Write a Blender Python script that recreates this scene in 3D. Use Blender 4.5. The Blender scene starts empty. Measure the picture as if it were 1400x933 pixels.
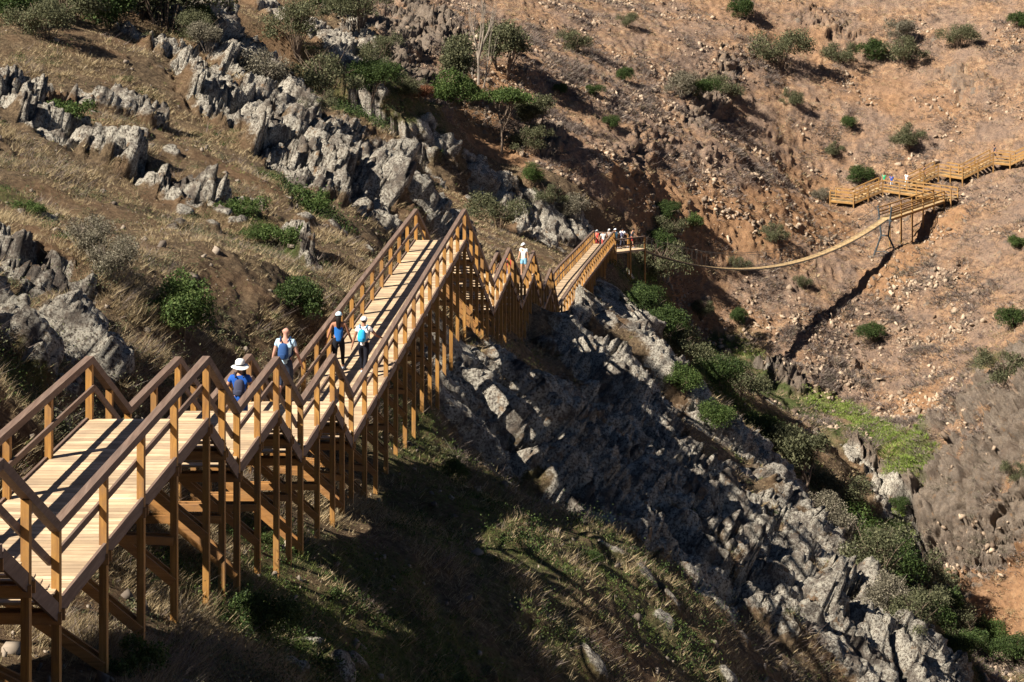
import bpy, math, random
import numpy as np
from mathutils import Vector, Matrix
random.seed(7); RNG = np.random.default_rng(11)
C = bpy.context.scene.collection
S = 1.2                       # metres per survey unit
F = 2917.0                    # focal length in photo pixels
R = math.radians

# ------------------------------------------------------------------ camera, world, sun
sc = bpy.context.scene
cam = bpy.data.cameras.new('camera'); camo = bpy.data.objects.new('camera', cam); C.objects.link(camo)
cam.sensor_width = 36; cam.lens = F/1400*36; cam.shift_y = -(466.5+290)/1400
cam.clip_start = .5; cam.clip_end = 3000
camo.location = (0, 0, 0); camo.rotation_euler = (R(90), 0, 0); sc.camera = camo
SAZ, SEL = R(29), R(43.5)       # light travels towards +x, a little towards +y
ld = Vector((math.cos(SEL)*math.cos(SAZ), math.cos(SEL)*math.sin(SAZ), -math.sin(SEL)))
w = bpy.data.worlds.new('World'); sc.world = w; w.use_nodes = True
nt = w.node_tree; sky = nt.nodes.new('ShaderNodeTexSky'); sky.sky_type = 'NISHITA'; sky.sun_disc = False
sky.sun_elevation = SEL; sky.altitude = 2500; sky.air_density = .4; sky.dust_density = .3; tos = -ld
sky.sun_rotation = math.atan2(tos.x, tos.y)
bg = nt.nodes['Background']; nt.links.new(sky.outputs[0], bg.inputs[0]); bg.inputs[1].default_value = .05
sl = bpy.data.lights.new('sun', 'SUN'); sl.energy = 5.0; sl.angle = R(.55); sl.color = (1, .93, .82)
so = bpy.data.objects.new('sun', sl); C.objects.link(so); so.location = (-60, -20, 90)
so.rotation_euler = ld.to_track_quat('-Z', 'Y').to_euler()
sc.view_settings.view_transform = 'Standard'; sc.view_settings.look = 'None'
sc.view_settings.exposure = 1.2; sc.view_settings.gamma = 1
sc.cycles.max_bounces = 5; sc.cycles.diffuse_bounces = 1; sc.cycles.transparent_max_bounces = 6

# ------------------------------------------------------------------ numpy noise
def _h(ix, iy, iz, s):
    n = (ix.astype(np.int64)*73856093) ^ (iy.astype(np.int64)*19349663) ^ (iz.astype(np.int64)*83492791) ^ (s*2654435)
    n = (n ^ (n >> 13)) * 1274126177; n &= 0x7fffffff
    n = (n ^ (n >> 16)) * 668265263; n &= 0x7fffffff
    return ((n >> 7) & 0xffff).astype(np.float32)/65535.0
def vnoise(P, s=0):
    i = np.floor(P); f = (P-i).astype(np.float32); i = i.astype(np.int64)
    u = f*f*(3-2*f); r = 0
    for dx in (0, 1):
        wx = u[:, 0] if dx else 1-u[:, 0]
        for dy in (0, 1):
            wy = u[:, 1] if dy else 1-u[:, 1]
            for dz in (0, 1):
                wz = u[:, 2] if dz else 1-u[:, 2]
                r = r+wx*wy*wz*_h(i[:, 0]+dx, i[:, 1]+dy, i[:, 2]+dz, s)
    return r*2-1
def fbm(P, scale, o=4, s=0, ridged=False):
    a, r, t = 1.0, 0, 0; Q = P/scale
    for k in range(o):
        n = vnoise(Q, s+k*17)
        r = r+a*((1-2*np.abs(n)) if ridged else n); t += a; a *= .5; Q = Q*2.03+3.7
    return r/t
def worley(P, s=0):                       # nearest cell: faceted height, F2-F1, cell random
    i = np.floor(P).astype(np.int64); n = len(P)
    f1 = np.full(n, 9., np.float32); f2 = f1.copy(); h = np.zeros(n, np.float32); cr = h.copy()
    for dx in (-1, 0, 1):
        for dy in (-1, 0, 1):
            for dz in (-1, 0, 1):
                a, b, c = i[:, 0]+dx, i[:, 1]+dy, i[:, 2]+dz
                px = a+_h(a, b, c, s)-P[:, 0]; py = b+_h(a, b, c, s+1)-P[:, 1]; pz = c+_h(a, b, c, s+2)-P[:, 2]
                d = np.sqrt(px*px+py*py+pz*pz).astype(np.float32)
                o = _h(a, b, c, s+3)
                hh = o*2-1+(px*(_h(a, b, c, s+4)-.5)+py*(_h(a, b, c, s+5)-.5)+pz*(_h(a, b, c, s+6)-.5))*2.2
                m = d < f1
                f2 = np.where(m, f1, np.minimum(f2, d)); h = np.where(m, hh, h); cr = np.where(m, o, cr); f1 = np.where(m, d, f1)
    return h, f2-f1, cr

# ------------------------------------------------------------------ the walkway line (needed by the ground)
DX = .099
X0R = -7.73*S
def x0l(Y): return (-9.476+.3*min(max((Y/S-32)/32, -.2), 1))*S
def xr(Y): return X0R+DX*Y
def xl(Y): return x0l(Y)+DX*Y
# handrail-top profile (survey depth, height)
RAIL = [(12, -7.15), (22.75, -7.15), (24.7, -8.5), (31.9, -8.5), (33.9, -9.84), (36.9, -9.84), (39.0, -11.2), (42.2, -11.2),
        (44.3, -12.57), (63.7, -12.57), (71.6, -16.6), (77.0, -16.6), (81.7, -18.85), (86.9, -18.85), (91.3, -21.4), (95.5, -21.5),
        (99.8, -24.2), (119.3, -26.7), (137, -29.3), (150.8, -31.3), (152.6, -32.3)]
RY = np.array([a*S for a, b in RAIL]); RZ = np.array([b*S for a, b in RAIL])
def railz(Y): return float(np.interp(Y, RY, RZ))
RH = .92*S

# ------------------------------------------------------------------ ground height from surveyed points (photo x, photo y, depth)
def W3(px, py, Yu):
    Y = Yu*S
    return ((px-700)/F*Y, Y, -(py+290)/F*Y)
CP = []
def cp(*a):
    for t in a: CP.append(W3(*t))
def cw(*a):
    for x, y, z in a: CP.append((x*S, y*S, z*S))
# feet of the right-hand posts
GR = [(22, -9.9), (26.1, -10.8), (29.5, -11.5), (32.3, -12.25), (35, -12.7), (38.7, -13.8), (41.5, -14.5), (46.3, -15.4), (50.8, -15.7),
      (55.5, -15.7), (60, -15.5), (66, -16.6), (72, -18.6), (78, -19.8), (84, -21.2), (90.6, -23.0), (99.8, -25.6), (110, -26.7), (119, -27.9), (130, -29.9), (141, -31.9), (150, -34.3)]
for y, z in GR: CP.append((xr(y*S), y*S, z*S))
# uphill side of the walkway
for y, z in ((22, -8.9), (26, -10.5), (30, -10.75), (33, -11.5), (38, -12.8), (42, -13.4), (47, -14.7), (53, -14.9), (60, -14.3), (68, -16.6), (75, -18.0), (82, -20.2), (91, -22.2), (100, -25.0), (112, -26.8), (125, -28.8), (140, -31.6), (150, -33.6)):
    CP.append((xl(y*S)-.4, y*S, z*S))
cp((0, 520, 31), (0, 430, 38), (0, 300, 51), (0, 200, 62), (0, 120, 71), (0, 0, 88), (130, 440, 44), (120, 300, 55), (120, 180, 68), (130, 60, 82), (130, -60, 98),
   (250, 440, 46), (230, 300, 60), (300, 200, 75), (250, 90, 85), (260, 0, 96), (350, 350, 60), (400, 420, 53), (400, 300, 66), (480, 320, 69), (500, 240, 82),
   (580, 300, 77), (450, 150, 93), (330, 50, 100), (400, 0, 116), (400, -80, 130), (560, 215, 96), (530, 120, 124), (600, 250, 92), (640, 210, 120), (700, 290, 104), (740, 272, 130), (780, 325, 133), (800, 330, 142),
   (650, 300, 90), (868, 383, 151))
# slope below the walkway
cp((300, 933, 29.3), (350, 900, 32), (450, 850, 36.3), (400, 800, 37), (500, 880, 37), (500, 933, 35.3), (560, 800, 41), (560, 700, 47), (660, 933, 38.5), (700, 800, 44), (650, 650, 57), (630, 560, 60), (620, 500, 59.5), (700, 700, 53), (800, 933, 42), (800, 800, 47), (800, 700, 54),
   (710, 560, 67), (690, 480, 70), (770, 480, 82), (850, 600, 79), (900, 700, 64), (950, 850, 51), (900, 933, 45), (1000, 933, 49), (1050, 800, 64), (1000, 720, 75),
   (860, 480, 103), (900, 560, 100), (960, 640, 98), (830, 420, 118), (870, 420, 128), (900, 450, 133), (1080, 650, 105), (1000, 600, 114), (1130, 740, 92), (1100, 860, 62), (1200, 900, 63), (1200, 820, 77), (1290, 925, 67),
   (1340, 960, 64), (930, 480, 136), (980, 520, 141), (1060, 600, 138), (1030, 640, 124), (1100, 680, 118), (1120, 600, 145), (900, 430, 147))
# stream, waterfall and gully
cp((1010, 485, 165), (1050, 500, 164), (1110, 545, 159), (1180, 595, 152), (1245, 655, 145.5), (1232, 690, 142.5), (1245, 770, 139), (1270, 830, 134), (1330, 885, 130), (1400, 940, 126), (1170, 700, 134), (1160, 650, 142), (1200, 760, 131), (1280, 860, 122), (1150, 640, 146))
cw((22, 100, -53), (30, 100, -57), (26, 80, -56), (24, 60, -54), (36, 60, -60), (20, 40, -48), (23, 112, -51.5))
# right-hand rocks
cp((1400, 500, 149), (1400, 560, 144), (1400, 650, 139), (1320, 620, 144), (1300, 700, 140.5), (1290, 770, 138), (1400, 760, 136.5), (1400, 860, 132), (1340, 560, 149), (1290, 600, 147), (1500, 500, 140), (1500, 700, 130), (1500, 900, 124), (1350, 820, 134.5))
# hillside beyond
cp((960, 470, 166), (900, 380, 164), (860, 350, 162), (810, 300, 160.5), (740, 250, 159), (680, 225, 162), (600, 160, 157), (560, 130, 157), (520, 100, 157), (500, 50, 170), (480, 0, 188), (560, 40, 183), (600, 0, 200), (640, 110, 171), (700, 60, 185), (760, 160, 176),
   (700, 0, 206), (850, 100, 195), (850, 230, 171), (1000, 200, 189), (1000, 300, 178), (1000, 400, 171), (1000, 0, 224), (1000, 90, 207), (1200, 100, 215), (1200, 200, 202),
   (1137, 283, 194.5), (1186, 291, 193), (1250, 285, 190), (1300, 280, 188.5), (1358, 250, 191.5), (1400, 235, 190), (1400, 100, 208), (1400, 0, 222), (1300, 400, 173), (1400, 330, 177), (1400, 420, 165), (1250, 500, 164),
   (1150, 500, 166), (1250, 570, 156), (1180, 550, 160), (1330, 500, 159), (1500, 300, 176), (1500, 100, 205), (1600, 0, 216), (1200, -60, 235), (800, -60, 235), (500, -60, 200), (1500, -60, 235))
# out of the picture
cw((0, 0, -1.6), (-10, 0, 1), (10, 5, -9), (0, 12, -8.5), (6, 20, -15), (-6, 15, -8.3), (-14, 20, -6), (-25, 40, -6), (-35, 80, -6), (20, 10, -22), (40, 0, -35), (-45, 130, -3), (-45, 200, -4), (-30, 160, -14),
   (60, 90, -48), (60, 130, -38), (75, 170, -22), (80, 220, -8), (0, 280, 5), (60, 280, 8), (-50, 270, 0), (120, 60, -40), (12, 156, -42.5), (6, 155, -38), (0, 154, -34), (-5, 150, -28.5), (-60, 0, 4), (60, -30, -40))
# the bridge: its end points, sag, and the ground under it found from where its shadow falls
BT1 = Vector((9.0*S, 154.4*S, -32.3*S-RH-.05)); BT0 = Vector((31.8*S, 182*S, -36.75*S)); SAG = 2.75*S
SH = [(1050, 517), (1060, 507), (1090, 478), (1110, 458), (1130, 437), (1170, 395), (1195, 370), (1235, 328), (1290, 280), (1320, 255)]
for k in range(2, 20):
    t = k/20; p = BT1+(BT0-BT1)*t-Vector((0, 0, 4*SAG*t*(1-t)))
    for q in range(10, 400):
        g = p+ld*(q*.1); a = 700+F*g.x/g.y; b = -290-F*g.z/g.y
        if b > np.interp(a, [u for u, v in SH], [v for u, v in SH]) and a < 1310:
            CP.append(tuple(g)); break
# the ground under the far boardwalk
for px, py, yu in ((1135, 260, 195.2), (1167, 263, 194), (1187, 254, 194.1), (1207, 246, 194.3), (1235, 250, 193), (1268, 255, 191.5), (1300, 259, 190), (1283, 224, 195.2), (1316, 229, 193.3), (1337, 218, 193.3), (1358, 208, 193.3), (1381, 210, 192.5), (1405, 198, 191.5), (1432, 201, 190.4)):
    a, b, c = W3(px, py, yu); CP.append((a, b, c-RH-1.0)); CP.append((a, b+1.9, c-RH-.75))
for px, py, yu in ((1262, 234, 195.1),):
    a, b, c = W3(px, py, yu); CP.append((a, b, c-RH-.6)); CP.append((a, b+1.7, c-RH-.5))
a, b, c = BT0; CP.append((a, b, c-4.2)); CP.append((a+4.5, b+4.6, c-2.9))
CP = np.array(CP); CC = 3.0
def _fit():
    P = CP[:, :2]; D = np.sqrt(((P[:, None]-P[None])**2).sum(2)+CC*CC)
    n = len(P); A = np.zeros((n+3, n+3)); A[:n, :n] = D-np.eye(n)*.15
    A[:n, n] = 1; A[:n, n+1:] = P; A[n, :n] = 1; A[n+1:, :n] = P.T
    return np.linalg.solve(A, np.concatenate([CP[:, 2], [0, 0, 0]]))
WT = _fit()
def base(X, Y):
    X = np.asarray(X, float).ravel(); Y = np.asarray(Y, float).ravel(); out = np.empty(len(X)); n = len(CP)
    for k in range(0, len(X), 20000):
        x, y = X[k:k+20000], Y[k:k+20000]
        d = np.sqrt((x[:, None]-CP[None, :, 0])**2+(y[:, None]-CP[None, :, 1])**2+CC*CC)
        out[k:k+20000] = d@WT[:n]+WT[n]+WT[n+1]*x+WT[n+2]*y
    # the ground keeps clear of the boardwalk
    dz = np.interp(Y, RY, RZ)-RH
    wl = (-9.476+.3*np.clip((Y/S-32)/32, -.2, 1))*S+DX*Y; wr = X0R+DX*Y
    dl = np.maximum(wl-X, 0); dr = np.maximum(X-wr, 0)
    lim = dz-np.where(Y < 56*S, 1.1, .55)+np.maximum(dl-.35, 0)*np.where(Y > 97*S, .45, np.where(Y < 56*S, 1.2, 1.6))+np.maximum(dr-.3, 0)*6-np.where((X > wl), np.minimum(X-wl, 2.2)*.25, 0)
    ok = (Y > 14*S) & (Y < 153*S)
    return np.where(ok, np.minimum(out, lim), out)
# coarse lookup table for fast queries
TX = np.arange(-70, 90, .5); TY = np.arange(-10, 345, .5)
TG = base(*np.meshgrid(TX, TY)).reshape(len(TY), len(TX))
def baseq(x, y):
    x = np.clip(np.asarray(x, float), TX[0], TX[-1]-1.001); y = np.clip(np.asarray(y, float), TY[0], TY[-1]-1.001)
    i = (x-TX[0])/.5; j = (y-TY[0])/.5; u = i % 1; v = j % 1; i = i.astype(int); j = j.astype(int)
    return (TG[j, i]*(1-u)+TG[j, i+1]*u)*(1-v)+(TG[j+1, i]*(1-u)+TG[j+1, i+1]*u)*v
def hit(px, py):
    """where the line of sight through a surveyed photo point meets the bare ground"""
    t = np.arange(24, 300, .25); x = (px-700)/F*t; z = -(py+290)/F*t; g = baseq(x, t)
    k = np.argmax(z < g)
    if not (z < g).any(): k = len(t)-1
    return float(x[k]), float(t[k]), float(g[k])
# ------------------------------------------------------------------ materials
class NB:
    """tiny node-graph helper"""
    def __init__(s, name, rough=.8, spec=.25):
        s.m = bpy.data.materials.new(name); s.m.use_nodes = True; s.t = s.m.node_tree; s.b = s.t.nodes['Principled BSDF']
        s.b.inputs['Roughness'].default_value = rough; s.b.inputs['Specular IOR Level'].default_value = spec
    def n(s, typ, **kw):
        o = s.t.nodes.new(typ)
        for k, v in kw.items():
            if k.startswith('i_'): o.inputs[k[2:].replace('_', ' ')].default_value = v
            else: setattr(o, k, v)
        return o
    def l(s, a, b): s.t.links.new(a, b)
    def pos(s, obj=False, scale=None, rot=None):
        c = s.n('ShaderNodeTexCoord').outputs['Object'] if obj else s.n('ShaderNodeNewGeometry').outputs['Position']
        if scale or rot:
            mp = s.n('ShaderNodeMapping'); s.l(c, mp.inputs[0])
            if scale: mp.inputs['Scale'].default_value = scale
            if rot: mp.inputs['Rotation'].default_value = rot
            c = mp.outputs[0]
        return c
    def noise(s, v, scale, detail=4, rough=.6, dist=0):
        o = s.n('ShaderNodeTexNoise'); s.l(v, o.inputs['Vector']); o.inputs['Scale'].default_value = scale
        o.inputs['Detail'].default_value = detail; o.inputs['Roughness'].default_value = rough; o.inputs['Distortion'].default_value = dist
        return o.outputs['Fac']
    def voro(s, v, scale, out='Distance', feature='F1'):
        o = s.n('ShaderNodeTexVoronoi', feature=feature); s.l(v, o.inputs['Vector']); o.inputs['Scale'].default_value = scale
        return o.outputs[out]
    def ramp(s, fac, stops, interp='LINEAR'):
        o = s.n('ShaderNodeValToRGB'); s.l(fac, o.inputs[0]); e = o.color_ramp.elements; o.color_ramp.interpolation = interp
        while len(e) < len(stops): e.new(.5)
        for k, (p, c) in enumerate(stops):
            e[k].position = p; e[k].color = (*c, 1) if not isinstance(c, (int, float)) else (c, c, c, 1)
        return o.outputs[0]
    def mix(s, f, a, b, blend='MIX'):
        o = s.n('ShaderNodeMix', data_type='RGBA', blend_type=blend)
        for sock, v in ((o.inputs[0], f), (o.inputs[6], a), (o.inputs[7], b)):
            if isinstance(v, (int, float)): sock.default_value = v
            elif isinstance(v, tuple): sock.default_value = (*v, 1)
            else: s.l(v, sock)
        return o.outputs[2]
    def math(s, op, a, b=None, clamp=False):
        o = s.n('ShaderNodeMath', operation=op, use_clamp=clamp)
        for k, v in enumerate((a, b)):
            if v is None: continue
            if isinstance(v, (int, float)): o.inputs[k].default_value = v
            else: s.l(v, o.inputs[k])
        return o.outputs[0]
    def bump(s, h, strength=.5, dist=.1):
        o = s.n('ShaderNodeBump'); o.inputs['Strength'].default_value = strength; o.inputs['Distance'].default_value = dist
        s.l(h, o.inputs['Height']); s.l(o.outputs[0], s.b.inputs['Normal'])
    def col(s, c):
        if isinstance(c, tuple): s.b.inputs['Base Color'].default_value = (*c, 1)
        else: s.l(c, s.b.inputs['Base Color'])
        return s.m

def rock_color(n, p, far=None):
    n1 = n.noise(p, .5, 5, .65); n2 = n.noise(p, 4.5, 7, .8); n3 = n.noise(p, 11, 5, .8)
    c = n.ramp(n1, [(.25, (.105, .082, .066)), (.5, (.19, .155, .125)), (.75, (.30, .24, .18))])
    c = n.mix(n.ramp(n2, [(.40, 0.), (.60, .8)]), c, (.075, .065, .06))
    lich = n.ramp(n3, [(.445, 0.), (.515, 1.)])
    lich = n.math('MULTIPLY', lich, n.ramp(n.noise(p, .8, 6, .75), [(.40, 0.), (.52, 1.)]))
    if far is not None: lich = n.math('MULTIPLY', lich, n.math('SUBTRACT', 1., n.math('MULTIPLY', far, .75)))
    c = n.mix(n.math('MULTIPLY', lich, .9), c, (.62, .57, .47))
    orange = n.ramp(n.noise(p, 1.7, 4, .7), [(.60, 0.), (.68, .7)])
    c = n.mix(orange, c, (.30, .17, .08))
    return c, n3, n2

def mat_ground():
    n = NB('hillside_ground', .95, .1); p = n.pos()
    a = n.n('ShaderNodeAttribute', attribute_name='mask'); sx = n.n('ShaderNodeSeparateColor'); n.l(a.outputs['Color'], sx.inputs[0])
    rock, green, far = sx.outputs[0], sx.outputs[1], sx.outputs[2]
    a2 = n.n('ShaderNodeAttribute', attribute_name='mask2'); s2 = n.n('ShaderNodeSeparateColor'); n.l(a2.outputs['Color'], s2.inputs[0])
    soil, bright, wet = s2.outputs[0], s2.outputs[1], s2.outputs[2]
    f1 = n.noise(p, 1.1, 6, .7); f2 = n.noise(p, 5, 8, .85); f3 = n.noise(p, .22, 4, .6); f4 = n.noise(p, 22, 3, .7)
    # near slope: dry grass over brown soil with litter
    near = n.ramp(f2, [(.32, (.035, .026, .018)), (.46, (.115, .080, .050)), (.56, (.24, .17, .10)), (.68, (.44, .34, .22))])
    near = n.mix(n.ramp(f3, [(.45, 0.), (.62, .55)]), near, (.21, .12, .065))
    near = n.mix(n.math('MULTIPLY', green, n.ramp(f1, [(.40, .25), (.56, 1.)])), near, n.ramp(f2, [(.35, (.030, .040, .012)), (.6, (.095, .125, .035)), (.75, (.17, .2, .07))]))
    # far slope: orange earth, rubble, purple-brown dead scrub
    fa = n.ramp(f1, [(.32, (.13, .088, .064)), (.44, (.27, .165, .102)), (.55, (.39, .235, .135)), (.68, (.46, .34, .22))])
    fa = n.mix(n.ramp(f3, [(.42, 0.), (.58, .6)]), fa, (.235, .175, .142))
    fa = n.mix(n.ramp(f2, [(.50, 0.), (.58, .85)]), fa, (.075, .054, .046))
    fa = n.mix(n.ramp(f4, [(.60, 0.), (.68, .8)]), fa, (.42, .32, .22))
    fa = n.mix(n.math('MULTIPLY', soil, n.ramp(f2, [(.45, .9), (.65, .35)])), fa, n.ramp(f1, [(.3, (.27, .14, .068)), (.6, (.38, .215, .11))]))
    fa = n.mix(n.math('MULTIPLY', green, n.ramp(f1, [(.35, .2), (.5, 1.)])), fa, n.ramp(f2, [(.35, (.035, .045, .015)), (.65, (.11, .13, .045))]))
    c = n.mix(far, near, fa)
    rc, r3, r2 = rock_color(n, p, far)
    rc = n.mix(n.math('MULTIPLY', far, .40), rc, n.mix(n.ramp(f1, [(.35, 0.), (.65, 1.)]), (.15, .105, .078), (.26, .18, .12)))
    rm = n.math('ADD', rock, n.math('MULTIPLY', n.math('SUBTRACT', f2, .5), .9)); rm = n.ramp(rm, [(.42, 0.), (.56, 1.)])
    c = n.mix(rm, c, rc)
    c = n.mix(n.math('MULTIPLY', bright, n.ramp(f2, [(.40, 1.), (.62, .35)])), c, (.12, .145, .045))
    c = n.mix(wet, c, (.06, .055, .05))
    h = n.math('ADD', n.math('MULTIPLY', f2, .7), n.math('MULTIPLY', f4, .3))
    n.bump(h, 1., .30)
    return n.col(c)

def mat_rock():
    n = NB('lichen_rock', .92, .15); p = n.pos(); c, r3, r2 = rock_color(n, p); n.bump(r2, .8, .08); return n.col(c)
def mat_stone(name, a, b):
    n = NB(name, .93, .1); g = n.n('ShaderNodeNewGeometry'); return n.col(n.mix(g.outputs['Random Per Island'], a, b))
def mat_wood(name, a, b, c, axis=1, rough=.7, sc=1.0, per=.5, var=.5):
    n = NB(name, rough, .25)
    s3 = [14*sc]*3; s3[axis] = 1.1*sc
    p = n.pos(True, tuple(s3)); g = n.n('ShaderNodeNewGeometry'); rnd = g.outputs['Random Per Island']
    off = n.n('ShaderNodeVectorMath', operation='ADD'); n.l(p, off.inputs[0]); cc = n.n('ShaderNodeCombineXYZ')
    n.l(n.math('MULTIPLY', rnd, 50), cc.inputs[0]); n.l(n.math('MULTIPLY', rnd, 31), cc.inputs[1]); n.l(cc.outputs[0], off.inputs[1])
    f = n.noise(off.outputs[0], 1.0, 5, .65, .6)
    col = n.ramp(f, [(.30, a), (.52, b), (.72, c)])
    col = n.mix(n.math('MULTIPLY', n.math('SUBTRACT', 1., rnd), per), col, n.mix(.5, a, b), 'MIX')
    v = n.math('ADD', n.math('MULTIPLY', rnd, var), 1-var*.6); cb = n.n('ShaderNodeCombineColor')
    for k in range(3): n.l(v, cb.inputs[k])
    col = n.mix(1., col, cb.outputs[0], 'MULTIPLY')
    dirt = n.ramp(n.noise(n.pos(True), 1.3, 5, .7), [(.42, 0.), (.66, .5)]); col = n.mix(dirt, col, n.mix(.6, a, (.16, .13, .11)))
    n.bump(f, .3, .01)
    return n.col(col)
def mat_leaf(name, a, b, c):
    n = NB(name, .7, .2); g = n.n('ShaderNodeNewGeometry'); oi = n.n('ShaderNodeObjectInfo')
    col = n.ramp(g.outputs['Random Per Island'], [(0., a), (.55, b), (1., c)])
    n.b.inputs['Transmission Weight'].default_value = 0
    tr = n.n('ShaderNodeBsdfTranslucent'); mx = n.n('ShaderNodeMixShader'); mx.inputs[0].default_value = .28
    out = n.t.nodes['Material Output']; n.l(col, tr.inputs[0]); n.l(col, n.b.inputs['Base Color'])
    n.l(n.b.outputs[0], mx.inputs[1]); n.l(tr.outputs[0], mx.inputs[2]); n.l(mx.outputs[0], out.inputs[0])
    return n.m
def mat_plain(name, c, rough=.8, spec=.2, metal=0, var=.12):
    n = NB(name, rough, spec); n.b.inputs['Metallic'].default_value = metal
    f = n.noise(n.pos(True), 9, 4, .6)
    return n.col(n.mix(f, tuple(x*(1-var*1.5) for x in c), tuple(min(1, x*(1+var)) for x in c)))
M = dict(
    ground=mat_ground(), rock=mat_rock(),
    deck=mat_wood('pine_deck_boards', (.34, .235, .14), (.58, .42, .26), (.72, .57, .39), 0),
    post=mat_wood('amber_stained_timber', (.22, .10, .030), (.44, .22, .055), (.62, .34, .10), 2),
    rail=mat_wood('weathered_handrail_timber', (.105, .066, .047), (.185, .120, .088), (.29, .205, .155), 1),
    brace=mat_wood('amber_brace_timber', (.27, .125, .04), (.47, .225, .070), (.60, .32, .11), 0),
    fardeck=mat_wood('far_deck_boards', (.30, .20, .10), (.46, .32, .16), (.56, .41, .23), 0),
    farwood=mat_wood('golden_far_timber', (.20, .105, .035), (.36, .195, .06), (.46, .28, .10), 0),
    steel=mat_plain('grey_green_painted_steel', (.055, .07, .08), .5, .5), cable=mat_plain('dark_steel_cable', (.06, .055, .05), .5, .5),
    concrete=mat_plain('concrete', (.33, .31, .28)), bark=mat_plain('bark', (.15, .11, .08), .95), pale=mat_plain('pale_dead_wood', (.30, .25, .20), .9),
    leafdark=mat_leaf('leaf_dark_green', (.022, .036, .012), (.045, .075, .020), (.090, .125, .035)),
    leafgreen=mat_leaf('leaf_bright_green', (.028, .050, .011), (.065, .105, .026), (.13, .17, .05)),
    leafolive=mat_leaf('leaf_olive', (.050, .055, .028), (.105, .11, .055), (.19, .185, .10)),
    leafgrey=mat_leaf('leaf_grey', (.085, .075, .050), (.17, .15, .105), (.28, .25, .18)),
    leafred=mat_leaf('leaf_red', (.11, .045, .025), (.22, .09, .05), (.30, .16, .08)),
    dry=mat_leaf('dry_grass_blades', (.16, .11, .055), (.37, .28, .155), (.58, .47, .29)),
    grass=mat_leaf('green_grass_blades', (.05, .075, .018), (.12, .155, .035), (.24, .26, .08)),
    lush=mat_leaf('lush_grass_blades', (.10, .15, .025), (.21, .29, .05), (.34, .40, .12)),
    twig=mat_leaf('dead_scrub_twigs', (.085, .062, .055), (.19, .145, .125), (.36, .30, .25)),
    stone=mat_stone('slope_stones', (.12, .085, .062), (.46, .35, .25)), nstone=mat_stone('grey_brown_stones', (.10, .08, .065), (.30, .245, .19)),
    water=mat_plain('stream_water', (.05, .06, .06), .08, .6),
)

# ------------------------------------------------------------------ object helpers
def link(name, V, Fc, mat, parent=None, smooth=False):
    me = bpy.data.meshes.new(name); me.from_pydata(V, [], Fc); me.update()
    if mat: me.materials.append(mat if not isinstance(mat, str) else M[mat])
    if smooth: me.polygons.foreach_set('use_smooth', [True]*len(me.polygons))
    o = bpy.data.objects.new(name, me); C.objects.link(o)
    if parent: o.parent = parent
    return o
def npmesh(name, V, Q, mat, parent=None, smooth=False):
    """fast mesh: V (n,3) array, Q (m,k) index array"""
    V = np.asarray(V, np.float32); Q = np.asarray(Q, np.int32); k = Q.shape[1]
    me = bpy.data.meshes.new(name); me.vertices.add(len(V)); me.vertices.foreach_set('co', V.ravel())
    me.loops.add(Q.size); me.loops.foreach_set('vertex_index', Q.ravel()); me.polygons.add(len(Q))
    me.polygons.foreach_set('loop_start', np.arange(0, Q.size, k, dtype=np.int32))
    if smooth: me.polygons.foreach_set('use_smooth', np.ones(len(Q), bool))
    me.update(calc_edges=True)
    me.materials.append(M[mat] if isinstance(mat, str) else mat)
    o = bpy.data.objects.new(name, me); C.objects.link(o)
    if parent: o.parent = parent
    return o
def empty(name, loc=(0, 0, 0)):
    o = bpy.data.objects.new(name, None); C.objects.link(o); o.location = loc; return o
def tag(o, label=None, cat=None, group=None, kind=None):
    if label: o['label'] = label
    if cat: o['category'] = cat
    if group: o['group'] = group
    if kind: o['kind'] = kind
    return o
class MB:
    def __init__(s): s.V = []; s.F = []
    def beam(s, a, b, w, h, side=None, off=0):
        """box from a to b; w across (horizontal), h along the other normal; a and b on the centre line"""
        a = Vector(a); b = Vector(b); d = (b-a).normalized()
        if side is None:
            side = d.cross(Vector((0, 0, 1)))
            if side.length < .05: side = Vector((1, -.099, 0))
        side = Vector(side); side = (side-d*side.dot(d)).normalized(); up = side.cross(d).normalized()
        n = len(s.V)
        for p in (a, b):
            for x, y in ((-1, -1), (1, -1), (1, 1), (-1, 1)): s.V.append(tuple(p+side*(x*w/2)+up*(y*h/2)))
        for f in ((0, 1, 2, 3), (7, 6, 5, 4), (0, 4, 5, 1), (1, 5, 6, 2), (2, 6, 7, 3), (3, 7, 4, 0)): s.F.append(tuple(n+i for i in f))
        return s
    def tube(s, pts, rads, k=8, cap=True):
        pts = [Vector(p) for p in pts]; base = len(s.V); ref = None
        for i, p in enumerate(pts):
            d = (pts[min(i+1, len(pts)-1)]-pts[max(i-1, 0)]).normalized()
            if ref is None: ref = Vector((0, 0, 1)) if abs(d.z) < .9 else Vector((1, 0, 0))
            u = (ref-d*ref.dot(d)).normalized(); v = d.cross(u); ref = u; r = rads[i] if hasattr(rads, '__len__') else rads
            for j in range(k):
                a = 2*math.pi*j/k; s.V.append(tuple(p+u*(math.cos(a)*r)+v*(math.sin(a)*r)))
        for i in range(len(pts)-1):
            for j in range(k):
                a = base+i*k+j; b = base+i*k+(j+1) % k; s.F.append((a, b, b+k, a+k))
        if cap:
            s.F.append(tuple(base+j for j in range(k))[::-1]); s.F.append(tuple(base+(len(pts)-1)*k+j for j in range(k)))
        return s
    def build(s, name, mat, parent=None, smooth=False): return link(name, s.V, s.F, mat, parent, smooth)
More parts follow.
